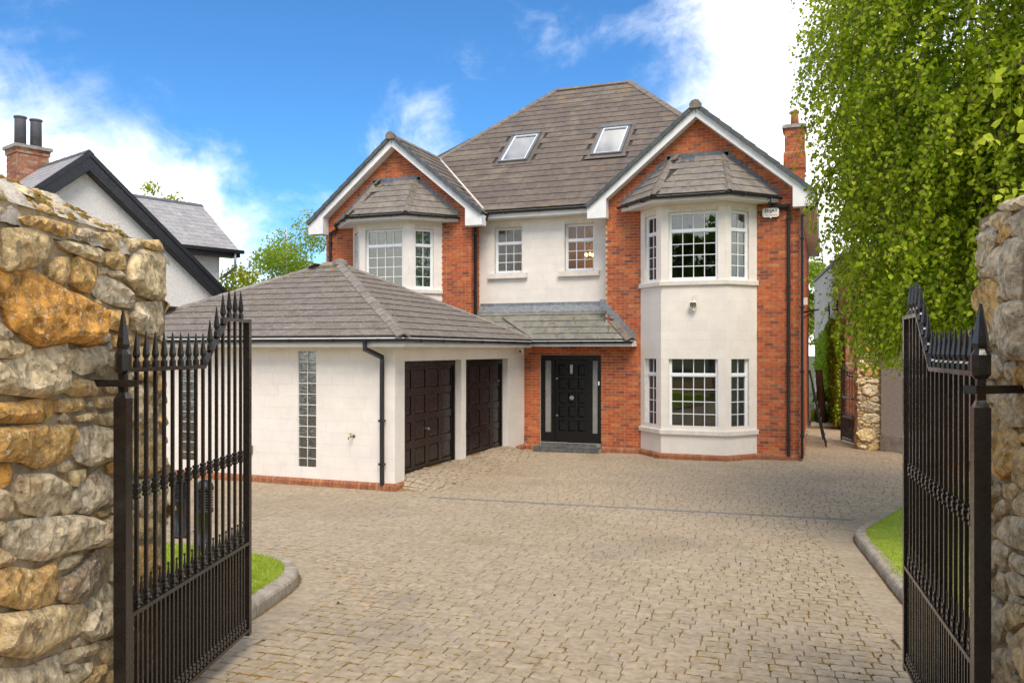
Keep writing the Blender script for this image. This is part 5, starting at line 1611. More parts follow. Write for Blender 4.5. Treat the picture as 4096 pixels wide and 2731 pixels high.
# stone gate pillar and pebble-dashed wall
# pebbledash wall
q0, q1 = V((1.36, 23.45, 0)), V((6.6, 17.6, 0))
du2 = (q1 - q0).normalized(); dn2 = V((du2.y, -du2.x, 0))
pw_ = empty('pebbledash_wall', tuple(q0)); tag(pw_, 'grey pebble dashed boundary wall beside the stone gate pillar', 'wall')
k = MB(); k.prism([q0, q1, q1 - dn2 * .25, q0 - dn2 * .25], (0, 0, 2.9)); k.build('wall', mt['pebble'], pw_, fix=True)
k = MB(); k.prism([q0 + dn2 * .03, q1 + dn2 * .03, q1, q0], (0, 0, .42)); k.build('wall_base', mt['concrete'], pw_, fix=True)
k = MB(); k.prism([q0 + dn2 * .05 + V((0, 0, 2.9)), q1 + dn2 * .05 + V((0, 0, 2.9)), q1 - dn2 * .3 + V((0, 0, 2.9)), q0 - dn2 * .3 + V((0, 0, 2.9))], (0, 0, .08)); k.build('coping', mt['concrete'], pw_, fix=True)
# pale flagstone at the end of the passage
k = MB(); k.box(-.45, .85, 30.2, 31.3, .0, .07); o = k.build('flagstone', mt['sill']); tag(o, 'pale flagstone slab across the end of the side passage', 'slab')
# trellis panels leaning on the side wall
def trellis(x0, y0, L_, h, lean, lab):
    t_ = empty('trellis', (x0, y0, .04)); tag(t_, lab, 'trellis', 'trellis panels leaning on the side wall')
    def TP(a, b, d_=0.0): return V((x0 - lean * b / h + d_, y0 + a, .045 + b))
    for i in range(6):
        k = MB(); a = L_ * i / 5; k.tube([TP(a, 0), TP(a, h)], .018, 4, R(45), smooth=False); k.build('upright', mt['blackpl'], t_)
    n = int(h / .22)
    for j in range(n + 1):
        k = MB(); b = h * j / n; k.tube([TP(0, b, .02), TP(L_, b, .02)], .016, 4, R(45), smooth=False); k.build('slat', mt['blackpl'], t_)
trellis(.02, 23.6, 1.3, 2.0, .42, 'taller black trellis panel leaning on the brick side wall')
trellis(-.06, 25.4, 1.0, 1.55, .30, 'shorter black trellis panel leaning on the brick wall behind the taller one')
# old trunk and ferns behind the trellis
k = MB(); k.tube([(-.12, 31.0, .0), (-.10, 31.0, .6), (-.16, 31.05, 1.3), (-.20, 31.1, 1.9)], [.17, .14, .125, .11], 12)
o = k.build('tree_stump', mt['bark2']); tag(o, 'dark brown tree trunk standing behind the trellis in the passage', 'stump')
k = MB(); k.lathe([(.12, -.03), (.10, .01), (.03, .015)], 12, (-.20, 31.1, 1.9)); k.build('cut_top', mt['bark2'], o)

# ------------------------------------------------------------------ rubble stone piers
STONES_L="1596,3099 1452,3123 1327,3128 1225,3117 1219,3092 1258,3030 1333,2979 1464,2945 1596,2925;1492,3158 1429,3176 1333,3190 1152,3190 1034,3192 1027,3171 1069,3138 1152,3123 1308,3134 1452,3137;1027,3182 908,3200 822,3188 817,3149 923,3132 1048,3130;1193,3096 1125,3112 814,3117 748,3104 743,3064 797,3044 968,3051 1125,3067;814,3193 576,3223 522,3200 531,3130 664,3119 781,3133;513,3206 409,3215 400,3181 447,3140 513,3132;390,3218 280,3232 291,3186 390,3174;260,3226 90,3253 23,3229 34,3184 250,3182;428,3134 331,3165 56,3177 -23,3133 -12,2992 45,2907 208,2892 409,2915 513,2977 494,3048;740,3105 612,3121 522,3114 504,3038 612,3024 732,3041;1271,2978 1179,3028 1084,3038 1076,2975 1091,2914 1152,2898 1258,2925;1062,3029 1012,3050 877,3038 814,3016 830,2959 900,2882 1012,2889 1069,2908;814,3016 715,3026 702,3003 797,2978;707,3006 567,3024 555,2987 664,2981;814,2976 748,2982 540,2949 466,2929 425,2870 466,2829 647,2832 814,2864 877,2899;1638,2912 1417,2946 1321,2938 1125,2881 938,2848 814,2815 817,2743 877,2669 923,2618 1111,2643 1358,2616 1452,2660 1531,2685 1585,2776 1638,2799;409,2863 23,2894 23,2789 45,2693 208,2672 409,2704 466,2790;724,2808 485,2815 476,2711 576,2696 732,2713;806,2783 732,2778 740,2713 814,2691;1658,2740 1564,2691 1514,2665 1574,2645 1658,2643;861,2654 698,2689 673,2640 732,2631 861,2638;656,2677 447,2681 419,2633 522,2607 647,2615;1658,2640 1531,2642 1382,2616 1405,2585 1531,2565 1658,2570;1658,2560 1509,2565 1370,2598 1206,2617 1111,2636 1111,2524 1146,2413 1321,2390 1464,2405 1658,2432;1069,2568 1041,2606 765,2618 718,2590 732,2533 814,2494 983,2479 1069,2523;707,2590 540,2585 466,2528 576,2505 707,2524;1097,2448 997,2460 861,2447 814,2413 830,2374 1055,2379 1125,2405;748,2427 576,2437 466,2415 485,2364 715,2380;1658,2387 1486,2382 1245,2393 1206,2365 1212,2300 1308,2283 1464,2286 1658,2310;1199,2376 968,2366 930,2340 953,2307 1179,2312;830,2362 576,2356 485,2338 504,2304 814,2305;1027,2285 830,2290 814,2268 877,2246 1012,2257;428,2484 101,2513 90,2456 208,2423 409,2439;409,2607 79,2645 56,2550 144,2523 409,2510;447,2397 208,2414 90,2343 68,2266 144,2187 428,2194;797,2275 647,2280 485,2268 504,2201 765,2216;1660,2285 1423,2277 1036,2242 998,2191 1036,2116 1192,2079 1350,2079 1494,2130 1660,2153;975,2220 849,2225 627,2179 618,2109 663,2036 882,2024 1021,2067 1050,2126;715,2009 609,2025 458,2001 458,1911 698,1964;1506,2077 1259,2043 1080,1958 1094,1899 1192,1849 1311,1858 1471,1911 1517,1975;1094,2027 929,2018 929,1974 991,1940 1065,1960;1036,1920 800,2003 715,1950 609,1899 497,1836 609,1794 783,1810 898,1791 1021,1823 1065,1886;1660,2047 1540,2006 1529,1949 1574,1907 1660,1921;1151,1871 1094,1903 1028,1856 1028,1820 1137,1834;1551,1885 1423,1873 1065,1820 882,1767 783,1710 775,1632 800,1613 1080,1652 1324,1667 1506,1731 1574,1788;783,1718 715,1738 590,1730 458,1686 458,1542 715,1589 775,1649;825,1780 715,1784 689,1758 750,1744;1660,1709 1551,1701 1362,1637 1206,1641 1192,1562 1179,1498 1219,1450 1387,1461 1660,1584;1172,1549 1036,1543 849,1600 715,1585 698,1427 849,1395 1036,1390 1172,1443;1179,1589 1123,1628 975,1615 991,1579 1094,1574;689,1476 590,1529 458,1488 478,1358 680,1397;975,1248 849,1337 715,1398 590,1328 458,1245 535,1153 698,1129 913,1166;1660,1537 1362,1464 1233,1443 945,1358 929,1289 975,1232 1233,1252 1423,1274 1660,1379;929,1329 849,1370 833,1332 898,1295;1165,1190 1094,1191 960,1159 952,1116 1065,1114 1158,1149;945,1149 817,1136 698,1095 750,1063 929,1095;1660,1319 1423,1235 1179,1203 1165,1114 1179,1068 1192,1004 1660,1200;1137,1072 975,1080 866,1047 882,1004 1006,999 1137,1011;849,1008 732,989 715,940 817,929 975,969;783,1091 698,1095 590,1101 458,1038 497,918 715,974 766,1027;715,923 590,926 458,858 458,750 715,838;419,2132 212,2101 79,2097 67,2027 79,1912 255,1880 419,1914;419,1878 212,1864 79,1834 90,1738 79,1629 297,1653 419,1732;419,1678 190,1632 101,1575 124,1503 297,1532 419,1578;419,1515 124,1464 79,1375 67,1275 168,1245 419,1279;419,1242 168,1197 90,1106 124,1000 297,1029 419,1097;419,1034 146,960 101,867 212,821 419,888;1660,1835 1585,1777 1517,1727 1563,1711 1660,1716"
STONES_R="17,3223 189,3225 202,3200 72,3204;189,3237 277,3246 506,3216 462,3173 337,3162 202,3197;325,3171 395,3176 506,3163 495,3112 383,3090 313,3106;17,3183 227,3174 325,3134 301,3100 177,3062 151,3003 -10,3026 -39,3062;202,3051 277,3081 395,3074 429,3027 440,2917 348,2910 264,2939 202,3013;429,3099 731,3074 731,2814 462,2829 418,2905 418,3021;506,3188 731,3193 731,3074 528,3100;289,3266 372,3282 731,3247 731,3200 484,3220;17,3000 202,3006 202,2952 45,2950;-24,2899 177,2946 348,2903 325,2764 252,2698 125,2748 -24,2802;360,2894 440,2903 451,2845 395,2804 337,2830;337,2726 418,2810 731,2814 731,2560 528,2558 301,2630;125,2670 325,2689 301,2630 177,2616;17,2592 348,2578 395,2506 301,2466 17,2465;418,2542 549,2551 570,2503 462,2464 395,2484;549,2523 731,2540 731,2427 591,2434;372,2402 731,2440 731,2280 506,2260 395,2294;99,2404 348,2409 360,2358 99,2342;240,2206 395,2287 528,2262 632,2225 632,2176 240,2131;-10,2311 202,2333 348,2327 360,2291 202,2203 -10,2182;194,2156 429,2203 598,2166 557,2065 384,2005 267,2016 194,2096;568,2087 631,2183 716,2193 716,2015 598,2017;384,1983 537,2014 598,2003 516,1934 395,1935;537,1938 716,2005 716,1890 547,1885;291,1851 384,1918 440,1907 429,1855 291,1821;303,1787 451,1852 716,1897 716,1759 537,1731 338,1722;92,1721 315,1775 315,1724 92,1683;219,1688 361,1727 516,1712 429,1614 291,1608 181,1627;473,1674 537,1710 716,1726 716,1654 516,1622;255,1488 361,1582 429,1578 429,1465 315,1453;429,1585 537,1627 716,1640 716,1568 516,1518;451,1492 516,1525 716,1542 557,1475 473,1470;418,1426 494,1477 716,1522 716,1469 494,1348 429,1351;174,1421 315,1439 429,1387 338,1242 194,1223;291,1197 516,1282 598,1256 537,1132 315,1046;92,1119 279,1178 303,1091 92,981;578,1365 716,1430 716,1246 609,1246;-71,2112 169,2131 181,2027 39,1960 -71,1992;-71,1936 169,1949 291,1917 169,1798 -71,1767;-71,1623 143,1656 169,1571 219,1523 12,1453;-71,1407 143,1458 156,1302 -71,1207"
def decode(s): return [[tuple(int(q) / 1000 for q in p.split(',')) for p in poly.split(' ')] for poly in s.split(';')]
def fill_stones(polys, a0, a1, z0, z1, rs, radii=((.17, 60), (.12, 200), (.085, 500), (.055, 900), (.035, 1400), (.022, 1600)), aspect=1.7, seeds=None):
    """pack extra irregular stones into what the given outlines leave free"""
    polys = [list(p) for p in polys]
    circ = []
    bbs = [(min(q[0] for q in p), max(q[0] for q in p), min(q[1] for q in p), max(q[1] for q in p)) for p in polys]
    new = []
    for r, tries in radii:
        for _ in range(tries):
            a, z = rs.uniform(a0, a1), rs.uniform(z0, z1)
            rx, rz = r * aspect * rs.uniform(.8, 1.25), r * rs.uniform(.8, 1.2)
            if not (a0 + rx * .6 < a < a1 - rx * .6 and z0 + rz * .7 < z < z1 - rz * .7): continue
            ok = True
            for (ca_, cz_, qx, qz) in circ:
                if ((a - ca_) / (rx + qx)) ** 2 + ((z - cz_) / (rz + qz)) ** 2 < .90: ok = False; break
            if not ok: continue
            for p, bb in zip(polys, bbs):
                if a + rx < bb[0] or a - rx > bb[1] or z + rz < bb[2] or z - rz > bb[3]: continue
                if inpoly(a, z, p): ok = False; break
                sp_ = [((q[0] - a) / rx, (q[1] - z) / rz) for q in p]
                if polyd(0, 0, sp_) < .88: ok = False; break
            if not ok: continue
            circ.append((a, z, rx, rz))
            n = rs.choice((5, 6, 6, 7))
            ph = rs.uniform(0, 6.28)
            new.append([(a + rx * rs.uniform(.86, 1.12) * math.cos(ph + 6.283 * i / n), z + rz * rs.uniform(.86, 1.12) * math.sin(ph + 6.283 * i / n)) for i in range(n)])
    return new
def stone_mesh(poly, pl, rs, dep, seg=.035, fine=True, tone=None):
    if parea(poly) < 0: poly = poly[::-1]
    gx_ = sum(p[0] for p in poly) / len(poly); gy_ = sum(p[1] for p in poly) / len(poly)
    poly = [(gx_ + (x - gx_) * 1.03, gy_ + (y - gy_) * 1.03) for x, y in poly]
    # cut the corners once, then walk the outline in short steps
    P = []
    n = len(poly)
    for i in range(n):
        a, b = poly[i], poly[(i + 1) % n]
        P += [(a[0] * .91 + b[0] * .09, a[1] * .91 + b[1] * .09), (a[0] * .09 + b[0] * .91, a[1] * .09 + b[1] * .91)]
    Q = []
    for i in range(len(P)):
        a, b = P[i], P[(i + 1) % len(P)]
        k_ = max(1, int(math.hypot(b[0] - a[0], b[1] - a[1]) / seg + .5))
        for j in range(k_): Q.append((a[0] + (b[0] - a[0]) * j / k_, a[1] + (b[1] - a[1]) * j / k_))
    ca_ = sum(q[0] for q in Q) / len(Q); cz_ = sum(q[1] for q in Q) / len(Q)
    off = V((rs.uniform(-50, 50), rs.uniform(-50, 50), rs.uniform(-50, 50)))
    ta, tz = rs.uniform(-.16, .16), rs.uniform(-.24, .16)
    m_ = len(Q)
    pts2 = [V(q) for q in Q]
    a0_, a1_ = min(q[0] for q in Q), max(q[0] for q in Q); b0_, b1_ = min(q[1] for q in Q), max(q[1] for q in Q)
    dist = [0.0] * m_
    sp_ = seg * 1.05; r_ = 0; yy = b0_
    while yy < b1_:
        xx = a0_ + (sp_ * .5 if r_ % 2 else 0)
        while xx < a1_:
            x, y = xx + rs.uniform(-.3, .3) * sp_, yy + rs.uniform(-.3, .3) * sp_
            if inpoly(x, y, Q):
                d0_ = polyd(x, y, Q)
                if d0_ > sp_ * .5: pts2.append(V((x, y))); dist.append(d0_)
            xx += sp_
        yy += sp_ * .87; r_ += 1
    ov, oe, of, o1, o2, o3 = delaunay_2d_cdt(pts2, [(i, (i + 1) % m_) for i in range(m_)], [], 1, 1e-6)
    if len(ov) != len(pts2): dist = [polyd(p.x, p.y, Q) for p in ov]
    ew = min(.045, .35 * math.sqrt(abs(parea(Q))))
    def height(px, py, ds):
        v_ = V((px, py, 0)) + off
        t = min(1.0, ds / ew); pr = .42 + .58 * (1 - (1 - t) ** 2.2)
        led = noise.noise(V((v_.x * 3.5, v_.y * 12.0, v_.z))); led = math.floor(led * 3.2) / 3.2
        return dep * pr + (dep * .34 * noise.noise(v_ * 6.5) + .014 * led + .020 * (noise.turbulence(v_ * 15.0, 3, False) - .45) + .006 * noise.noise(v_ * 55)) * (.35 + .65 * t) + pr * ((px - ca_) * ta + (py - cz_) * tz)
    vs = [tuple(pl.p(p.x, p.y, height(p.x, p.y, dist[i]))) for i, p in enumerate(ov)]
    fs_ = []
    for f in of:
        q = [ov[i] for i in f]
        fs_.append(tuple(f) if sum(q[i].x * q[(i + 1) % len(q)].y - q[(i + 1) % len(q)].x * q[i].y for i in range(len(q))) > 0 else tuple(reversed(f)))
    nb0 = len(vs)
    bo_ = [i for i in range(m_)] if len(ov) == len(pts2) else []
    for i in bo_: vs.append(tuple(pl.p(ca_ + (ov[i].x - ca_) * .97, cz_ + (ov[i].y - cz_) * .97, -.4 * dep)))
    for i in range(len(bo_)):
        j = (i + 1) % len(bo_)
        fs_.append((nb0 + i, nb0 + j, j, i))
    mb = MB(); mb.add(vs, fs_, min(.999, max(.001, tone if tone is not None else rs.betavariate(1.6, 1.4))), False)
    return mb
def pier(pl, a0, a1, polys, T, ztop, lab, seed, zbase, end_plane=None, name='stone_pier', cap=True, fine=True, tones=()):
    rs = random.Random(seed)
    root = empty(name, tuple(pl.p(.5 * (a0 + a1), zbase, -T / 2))); tag(root, lab, 'stone pier')
    core = MB()
    na, nz = int((a1 - a0) / .06), int((ztop - zbase + .3) / .06)
    base = len(core.v)
    for i in range(na + 1):
        for j in range(nz + 1):
            a = a0 + (a1 - a0) * i / na; z = zbase - .3 + (ztop - zbase + .3) * j / nz
            core.v.append(tuple(pl.p(a, z, -.006 + .014 * noise.noise((a * 9, z * 9, seed)) + .008 * noise.noise((a * 30, z * 30, seed)))))
    for i in range(na):
        for j in range(nz):
            q = base + i * (nz + 1) + j
            core.f.append((q, q + nz + 1, q + nz + 2, q + 1)); core.r.append(0); core.sm.append(True)
    P = pl.p
    zb = zbase - .3
    core.face([P(a1, zb, 0), P(a1, zb, -T), P(a1, ztop, -T), P(a1, ztop, 0)]); core.face([P(a0, zb, -T), P(a0, zb, 0), P(a0, ztop, 0), P(a0, ztop, -T)])
    core.face([P(a1, zb, -T), P(a0, zb, -T), P(a0, ztop, -T), P(a1, ztop, -T)]); core.face([P(a0, ztop, 0), P(a1, ztop, 0), P(a1, ztop, -T), P(a0, ztop, -T)])
    co = core.build('mortar_core', mt['stonemortar'], root)
    full = list(polys) + fill_stones(polys, a0, a1, zbase - .1, ztop, rs)
    for i, p in enumerate(full):
        ar = abs(parea(p))
        dep = min(.062, .028 + .10 * math.sqrt(ar)) * rs.uniform(.8, 1.2)
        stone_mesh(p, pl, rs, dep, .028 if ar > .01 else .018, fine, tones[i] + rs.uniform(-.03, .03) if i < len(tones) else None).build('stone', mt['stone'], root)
    for epl, e0, e1 in (end_plane or []):
        for p in fill_stones([], e0, e1, zbase - .1, ztop, rs, ((.12, 200), (.09, 400), (.06, 500), (.04, 500))):
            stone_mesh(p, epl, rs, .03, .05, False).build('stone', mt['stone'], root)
    if cap:
        NA, ND = int((a1 - a0) * 42), 40
        def caph(a, d_):
            t = (.03 - d_) / (T + .06)
            edge = min(a1 + .03 - a, a - a0 + .03)
            prof = max(0, 1 - abs(2 * t - 1) ** 1.5) * sstep(-.02, .55, edge) ** .8
            v_ = V((a * 5, d_ * 5, seed))
            return ztop - .055 + .27 * prof + .034 * noise.noise(v_) + .030 * (noise.turbulence(v_ * 1.6, 4, False) - .4) + .022 * math.floor(noise.noise(v_ * 1.3 + V((9, 1, 2))) * 3) / 3 + .007 * noise.noise(v_ * 9)
        cm = MB()
        for i in range(NA + 1):
            for j in range(ND + 1):
                a = a0 - .03 + (a1 - a0 + .06) * i / NA; t = j / ND
                d_ = .03 - (T + .06) * t
                v_ = V((a * 5, d_ * 5, seed))
                h = caph(a, d_)
                o_ = 0.0
                if j in (0, ND) or i in (0, NA): h = ztop - .10 + .02 * noise.noise(v_ * 3); o_ = -.02 if j == 0 else 0
                cm.v.append(tuple(pl.p(a + .012 * noise.noise(v_ * 3), h, d_ + o_ + .022 * noise.noise(v_ * 1.5 + V((4, 4, 4))))))
        for i in range(NA):
            for j in range(ND):
                q = i * (ND + 1) + j
                cm.f.append((q, q + 1, q + ND + 2, q + ND + 1)); cm.r.append(0); cm.sm.append(True)
        cpo = cm.build('mortar_cap', mt['cap'], root); fixn(cpo.data)
        # flat stones bedded in the cap
        for i in range(int(26 * (a1 - a0))):
            a = a0 + (a1 - a0) * rs.random(); d_ = -.02 - (T * .7) * rs.random()
            fl_ = MB(); n = 7; r1 = rs.uniform(.03, .085); c_ = pl.p(a, caph(a, d_) - .012, d_)
            tuft(fl_, c_, r1, rs.uniform(.02, .04), rs, (V((0, 0, 1)) + pl.n * .5).normalized(), n)
            fl_.r = [rs.uniform(.3, .75)] * len(fl_.r); fl_.sm = [False] * len(fl_.sm)
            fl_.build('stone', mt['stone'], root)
        ms = MB()
        for i in range(int(560 * (a1 - a0))):
            a = a0 + (a1 - a0) * rs.random(); d_ = -.01 - (T * .62) * rs.random()
            if noise.noise((a * 3.2, d_ * 3.2, seed + 3)) < .12: continue
            tuft(ms, pl.p(a, caph(a, d_) - .004, d_), rs.uniform(.010, .030), rs.uniform(.008, .018), rs, (V((0, 0, 1)) + pl.n * .35).normalized(), 7)
        mo = ms.build('moss', mt['moss'], root); mo['kind'] = 'stuff'
    return root
dirL = V((*c2w(0, 1), 0)); norL = V((*c2w(1, 0), 0))
plL = Pl(c2w(-2.1, 5.0), dirL, norL)
TONE_L = [int(q) / 100 for q in '35 22 55 45 32 40 35 28 42 28 24 18 40 45 72 3 62 12 60 50 45 20 34 44 55 50 30 48 12 24 30 35 30 30 48 40 14 66 15 50 35 75 60 40 54 44 30 18 92 50 44 62 36 50 50 44 54 48 28 40 32 26 50 34 16 36 40 45'.split()]
SLp = [[(-u, z) for u, z in p] for p in decode(STONES_L)]
endL = Pl(c2w(-2.1, 5.02), tuple(-norL)[:2], tuple(dirL)[:2])
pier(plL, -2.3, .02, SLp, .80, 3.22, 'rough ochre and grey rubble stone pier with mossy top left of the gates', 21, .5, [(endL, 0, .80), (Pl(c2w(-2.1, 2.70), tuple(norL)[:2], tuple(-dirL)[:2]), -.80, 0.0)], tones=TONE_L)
dRr = math.hypot(.257, .966)
dirR = V((*c2w(-.257 / dRr, -.966 / dRr), 0)); norR = V((*c2w(-.966 / dRr, .257 / dRr), 0))
plR = Pl(c2w(2.36, 4.18), dirR, norR)
SRp = decode(STONES_R)
TONE_R = [int(q) / 100 for q in '60 34 12 50 62 74 72 60 50 22 40 55 45 55 55 14 62 50 28 35 20 30 34 40 62 60 62 66 60 48 55 62 36 50 58 62 50 30 40 45 50'.split()]
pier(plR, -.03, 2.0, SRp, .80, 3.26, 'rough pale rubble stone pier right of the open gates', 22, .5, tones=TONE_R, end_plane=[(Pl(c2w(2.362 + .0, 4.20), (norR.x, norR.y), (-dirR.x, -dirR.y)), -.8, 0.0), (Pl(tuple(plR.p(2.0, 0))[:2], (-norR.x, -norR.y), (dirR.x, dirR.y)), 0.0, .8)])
# slim pillar of the side gate, built the same way
plP = Pl((.80, 23.52), (1, .12), (.12, -1))
prs = random.Random(5)
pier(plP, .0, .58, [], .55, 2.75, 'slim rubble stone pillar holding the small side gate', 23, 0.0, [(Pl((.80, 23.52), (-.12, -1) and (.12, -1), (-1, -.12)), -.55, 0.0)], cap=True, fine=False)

# ------------------------------------------------------------------ iron gates
def spike_mesh(h=.187, r=.021, n=6):
    mb = MB()
    mb.lathe([(r * .95, 0), (r * .95, .030), (r * .62, .040), (r * .55, .047), (r * .98, .062), (r, .070), (r * .16, h), (r * .12, h + .003)], n, rot=R(30))
    return mb
def knuckle_mesh(r=.019):
    mb = MB()
    mb.lathe([(r * .62, -.040), (r * .9, -.036), (r * .9, -.026), (r * .66, -.020), (r * 1.0, -.010), (r * 1.0, .010), (r * .66, .020), (r * .9, .026), (r * .9, .036), (r * .62, .040)], 4, rot=R(45), sx=1.25, sy=1.25)
    return mb
gme = {'spike': spike_mesh().mesh('spike', mt['gate']), 'dog': None, 'knuckle': knuckle_mesh().mesh('collar', mt['gate'])}
dg = MB(); dg.lathe([(.013, 0), (.013, .016), (.008, .022), (.0125, .032), (.011, .05), (.004, .135), (.0075, .140), (.0065, .150), (.003, .153)], 8, smooth=False)
gme['dog'] = dg.mesh('dog_spike', mt['gate'])
def gate(hinge, end, zb, lab, nbar=15, H=1.85, HH=2.15, MID=.613, KN=1.225, bend=(.56, .77), wall_pt=None, flip=1, bar=.0085, group=None, posts=True):
    hx_, hy2 = hinge; ex, ey = end
    L_ = math.hypot(ex - hx_, ey - hy2); an = math.atan2(ey - hy2, ex - hx_)
    root = empty('iron_gate', (hx_, hy2, zb), an); tag(root, lab, 'gate', group)
    W = WM[root.name]
    def part(mb, name, parent=root): return mb.build(name, mt['gate'], parent, W)
    hp = .032
    # hinge post: square below, slimmer neck in the strap, block and big finial above
    p = MB()
    p.box(-hp, hp, -hp, hp, -.02, H - .14)
    p.lathe([(hp * 1.30, H - .14), (hp * .85, H - .115), (hp * .75, H - .11), (hp * .75, H - .02)], 4, rot=R(45), sx=1.0, sy=1.0)
    po_ = part(p, 'hinge_post')
    p = MB(); p.lathe([(hp * .75, H - .02), (hp * 1.15, H - .005), (hp * 1.22, H + .0), (hp * 1.22, H + .08), (hp * .85, H + .10), (hp * .78, H + .105)], 8, rot=R(22.5)); part(p, 'post_block', po_)
    p = MB(); p.lathe([(hp * .70, H + .10), (hp * 1.05, H + .118), (hp * 1.08, H + .128), (hp * .20, H + .295), (hp * .14, H + .30)], 6, rot=R(30)); part(p, 'finial', po_)
    x0, x1 = hp + .004, L_ - .02
    # closing stile
    p = MB(); p.box(L_ - .025, L_ + .02, -.022, .022, -.03, HH + .012); part(p, 'closing_stile')
    b1, b2 = L_ * bend[0], L_ * bend[1]
    rh, rw = .011, .021
    tr = MB()
    path = [(x0, H), (b1, H), (b2, HH), (L_ - .025, HH)]
    for i in range(3):
        (xa, za), (xb, zc) = path[i], path[i + 1]
        tr.hexa([(xa, -rw, za - rh), (xb, -rw, zc - rh), (xb, rw, zc - rh), (xa, rw, za - rh), (xa, -rw, za + rh), (xb, -rw, zc + rh), (xb, rw, zc + rh), (xa, rw, za + rh)])
    part(tr, 'top_rail')
    p = MB(); p.box(x0, L_ - .025, -rw, rw, MID - rh, MID + rh); part(p, 'middle_rail')
    p = MB(); p.box(x0, L_ - .025, -rw, rw, 0, .022); part(p, 'bottom_rail')
    pitch = (L_ - .025 - hp) / (nbar + 1)
    def topz(x):
        if x < b1: return H
        if x < b2: return H + (HH - H) * (x - b1) / (b2 - b1)
        return HH
    for i in range(nbar):
        x = hp + pitch * (i + 1)
        p = MB(); p.box(x - bar, x + bar, -bar, bar, .022, topz(x) - rh + .004); part(p, 'bar')
        T = Matrix.Translation
        link('spike', gme['spike'], root, W @ T((x, 0, topz(x) + rh - .002)))
        link('collar', gme['knuckle'], root, W @ T((x, 0, KN)))
        link('collar', gme['knuckle'], root, W @ T((x, 0, MID + rh + .034)))
        link('collar', gme['knuckle'], root, W @ T((x, 0, .022 + .034)))
    for i in range(nbar + 1):
        x = hp + pitch * (i + .5)
        p = MB(); p.box(x - bar * .9, x + bar * .9, -bar * .9, bar * .9, .022, MID - rh + .002); part(p, 'short_bar')
        link('dog_spike', gme['dog'], root, W @ Matrix.Translation((x, 0, MID + rh - .002)))
        link('collar', gme['knuckle'], root, W @ Matrix.Translation((x, 0, .022 + .034)))
    # strap that holds the post to the pier
    if wall_pt:
        wp = W.inverted() @ V((wall_pt[0], wall_pt[1], zb))
        for z in (H - .065, .12):
            d_ = V((wp.x, wp.y, 0)); dl = d_.length; d_.normalize(); nn_ = V((-d_.y, d_.x, 0))
            p = MB()
            def q(t, o, zz): return d_ * t + nn_ * o + V((0, 0, zz))
            t0, t1 = -.055, dl + .10
            p.hexa([q(t0, -.034, z - .017), q(t1, -.022, z - .017), q(t1, .022, z - .017), q(t0, .034, z - .017), q(t0, -.034, z + .017), q(t1, -.022, z + .017), q(t1, .022, z + .017), q(t0, .034, z + .017)])
            part(p, 'hinge_strap')
    return root
HS = 1.95
gL0, gL1 = c2w(-1.94, 4.14), c2w(-1.842, 5.78)
gR0, gR1 = c2w(1.965, 3.48), c2w(2.449, 5.146)
gate(gL0, gL1, CAMZ - HS, 'open black iron driveway gate leaf on the left, hinged to the ochre pier', wall_pt=c2w(-2.1, 4.18))
gate(gR0, gR1, CAMZ - HS, 'open black iron driveway gate leaf on the right, hinged to the pale pier', wall_pt=c2w(2.19, 3.54))
gate((.84, 24.25), (.44, 25.55), .06, 'small black iron side gate standing open at the passage', nbar=9, H=1.80, HH=2.0, MID=.62, KN=1.2)

# ------------------------------------------------------------------ bollard lights in the left lawn
def bollard(x, y, lab):
    z = gz(x, y) + (.11 if inpoly(x, y, FLi) else .03)
    b = empty('bollard_light', (x, y, z)); tag(b, lab, 'bollard light', 'louvred bollard lights')
    k = MB(); k.lathe([(.10, 0), (.10, .012), (.072, .015), (.072, .42), (.088, .43), (.088, .46)], 20, (x, y, z), smooth=True); k.build('post', mt['blackpl'], b)
    k = MB(); k.lathe([(.045, .46), (.045, .66)], 14, (x, y, z), smooth=True); k.build('lamp_core', mt['frost'], b)
    for i in range(7):
        k = MB(); h = .468 + i * .028; k.lathe([(.055, h + .016), (.088, h), (.090, h + .006), (.058, h + .021)], 20, (x, y, z), smooth=True); k.build('louvre', mt['blackpl'], b)
    k = MB(); k.lathe([(.092, .662), (.094, .69), (.080, .735), (.050, .765), (.012, .777)], 20, (x, y, z), smooth=True); k.build('dome', mt['blackpl'], b)
bollard(-6.15, 7.08, 'nearer black louvred bollard light on the left lawn behind the gate bars')
bollard(-7.45, 8.15, 'farther black louvred bollard light seen through the left gate bars')

# ------------------------------------------------------------------ trees and other planting
def leaf(mb, p, size, rs, rnd, hang=.5, aspect=.72, oval=False):
    """a pointed oval leaf, slightly folded along its midrib"""
    d = V((rs.gauss(0, 1), rs.gauss(0, 1), rs.gauss(0, 1) - hang * 2)).normalized()
    s_ = d.orthogonal().normalized()
    s_.rotate(Matrix.Rotation(rs.uniform(0, 6.28), 3, d))
    n = d.cross(s_)
    w_ = size * aspect * .5
    f = n * (size * rs.uniform(-.08, .16))
    b = len(mb.v)
    if oval:
        a1, a2 = d * size * .24, d * size * .58
        mb.v += [tuple(p), tuple(p + a1 + s_ * w_ + f), tuple(p + a2 + s_ * w_ * .74 + f * .9), tuple(p + d * size), tuple(p + a2 - s_ * w_ * .74 + f * .9), tuple(p + a1 - s_ * w_ + f)]
        mb.f += [(b, b + 1, b + 2, b + 3), (b, b + 3, b + 4, b + 5)]; mb.r += [rnd, rnd]; mb.sm += [False, False]
        return
    mb.v += [tuple(p), tuple(p + d * size * .38 + s_ * w_ + f), tuple(p + d * size), tuple(p + d * size * .38 - s_ * w_ + f)]
    mb.f += [(b, b + 1, b + 2), (b, b + 2, b + 3)]; mb.r += [rnd, rnd]; mb.sm += [False, False]
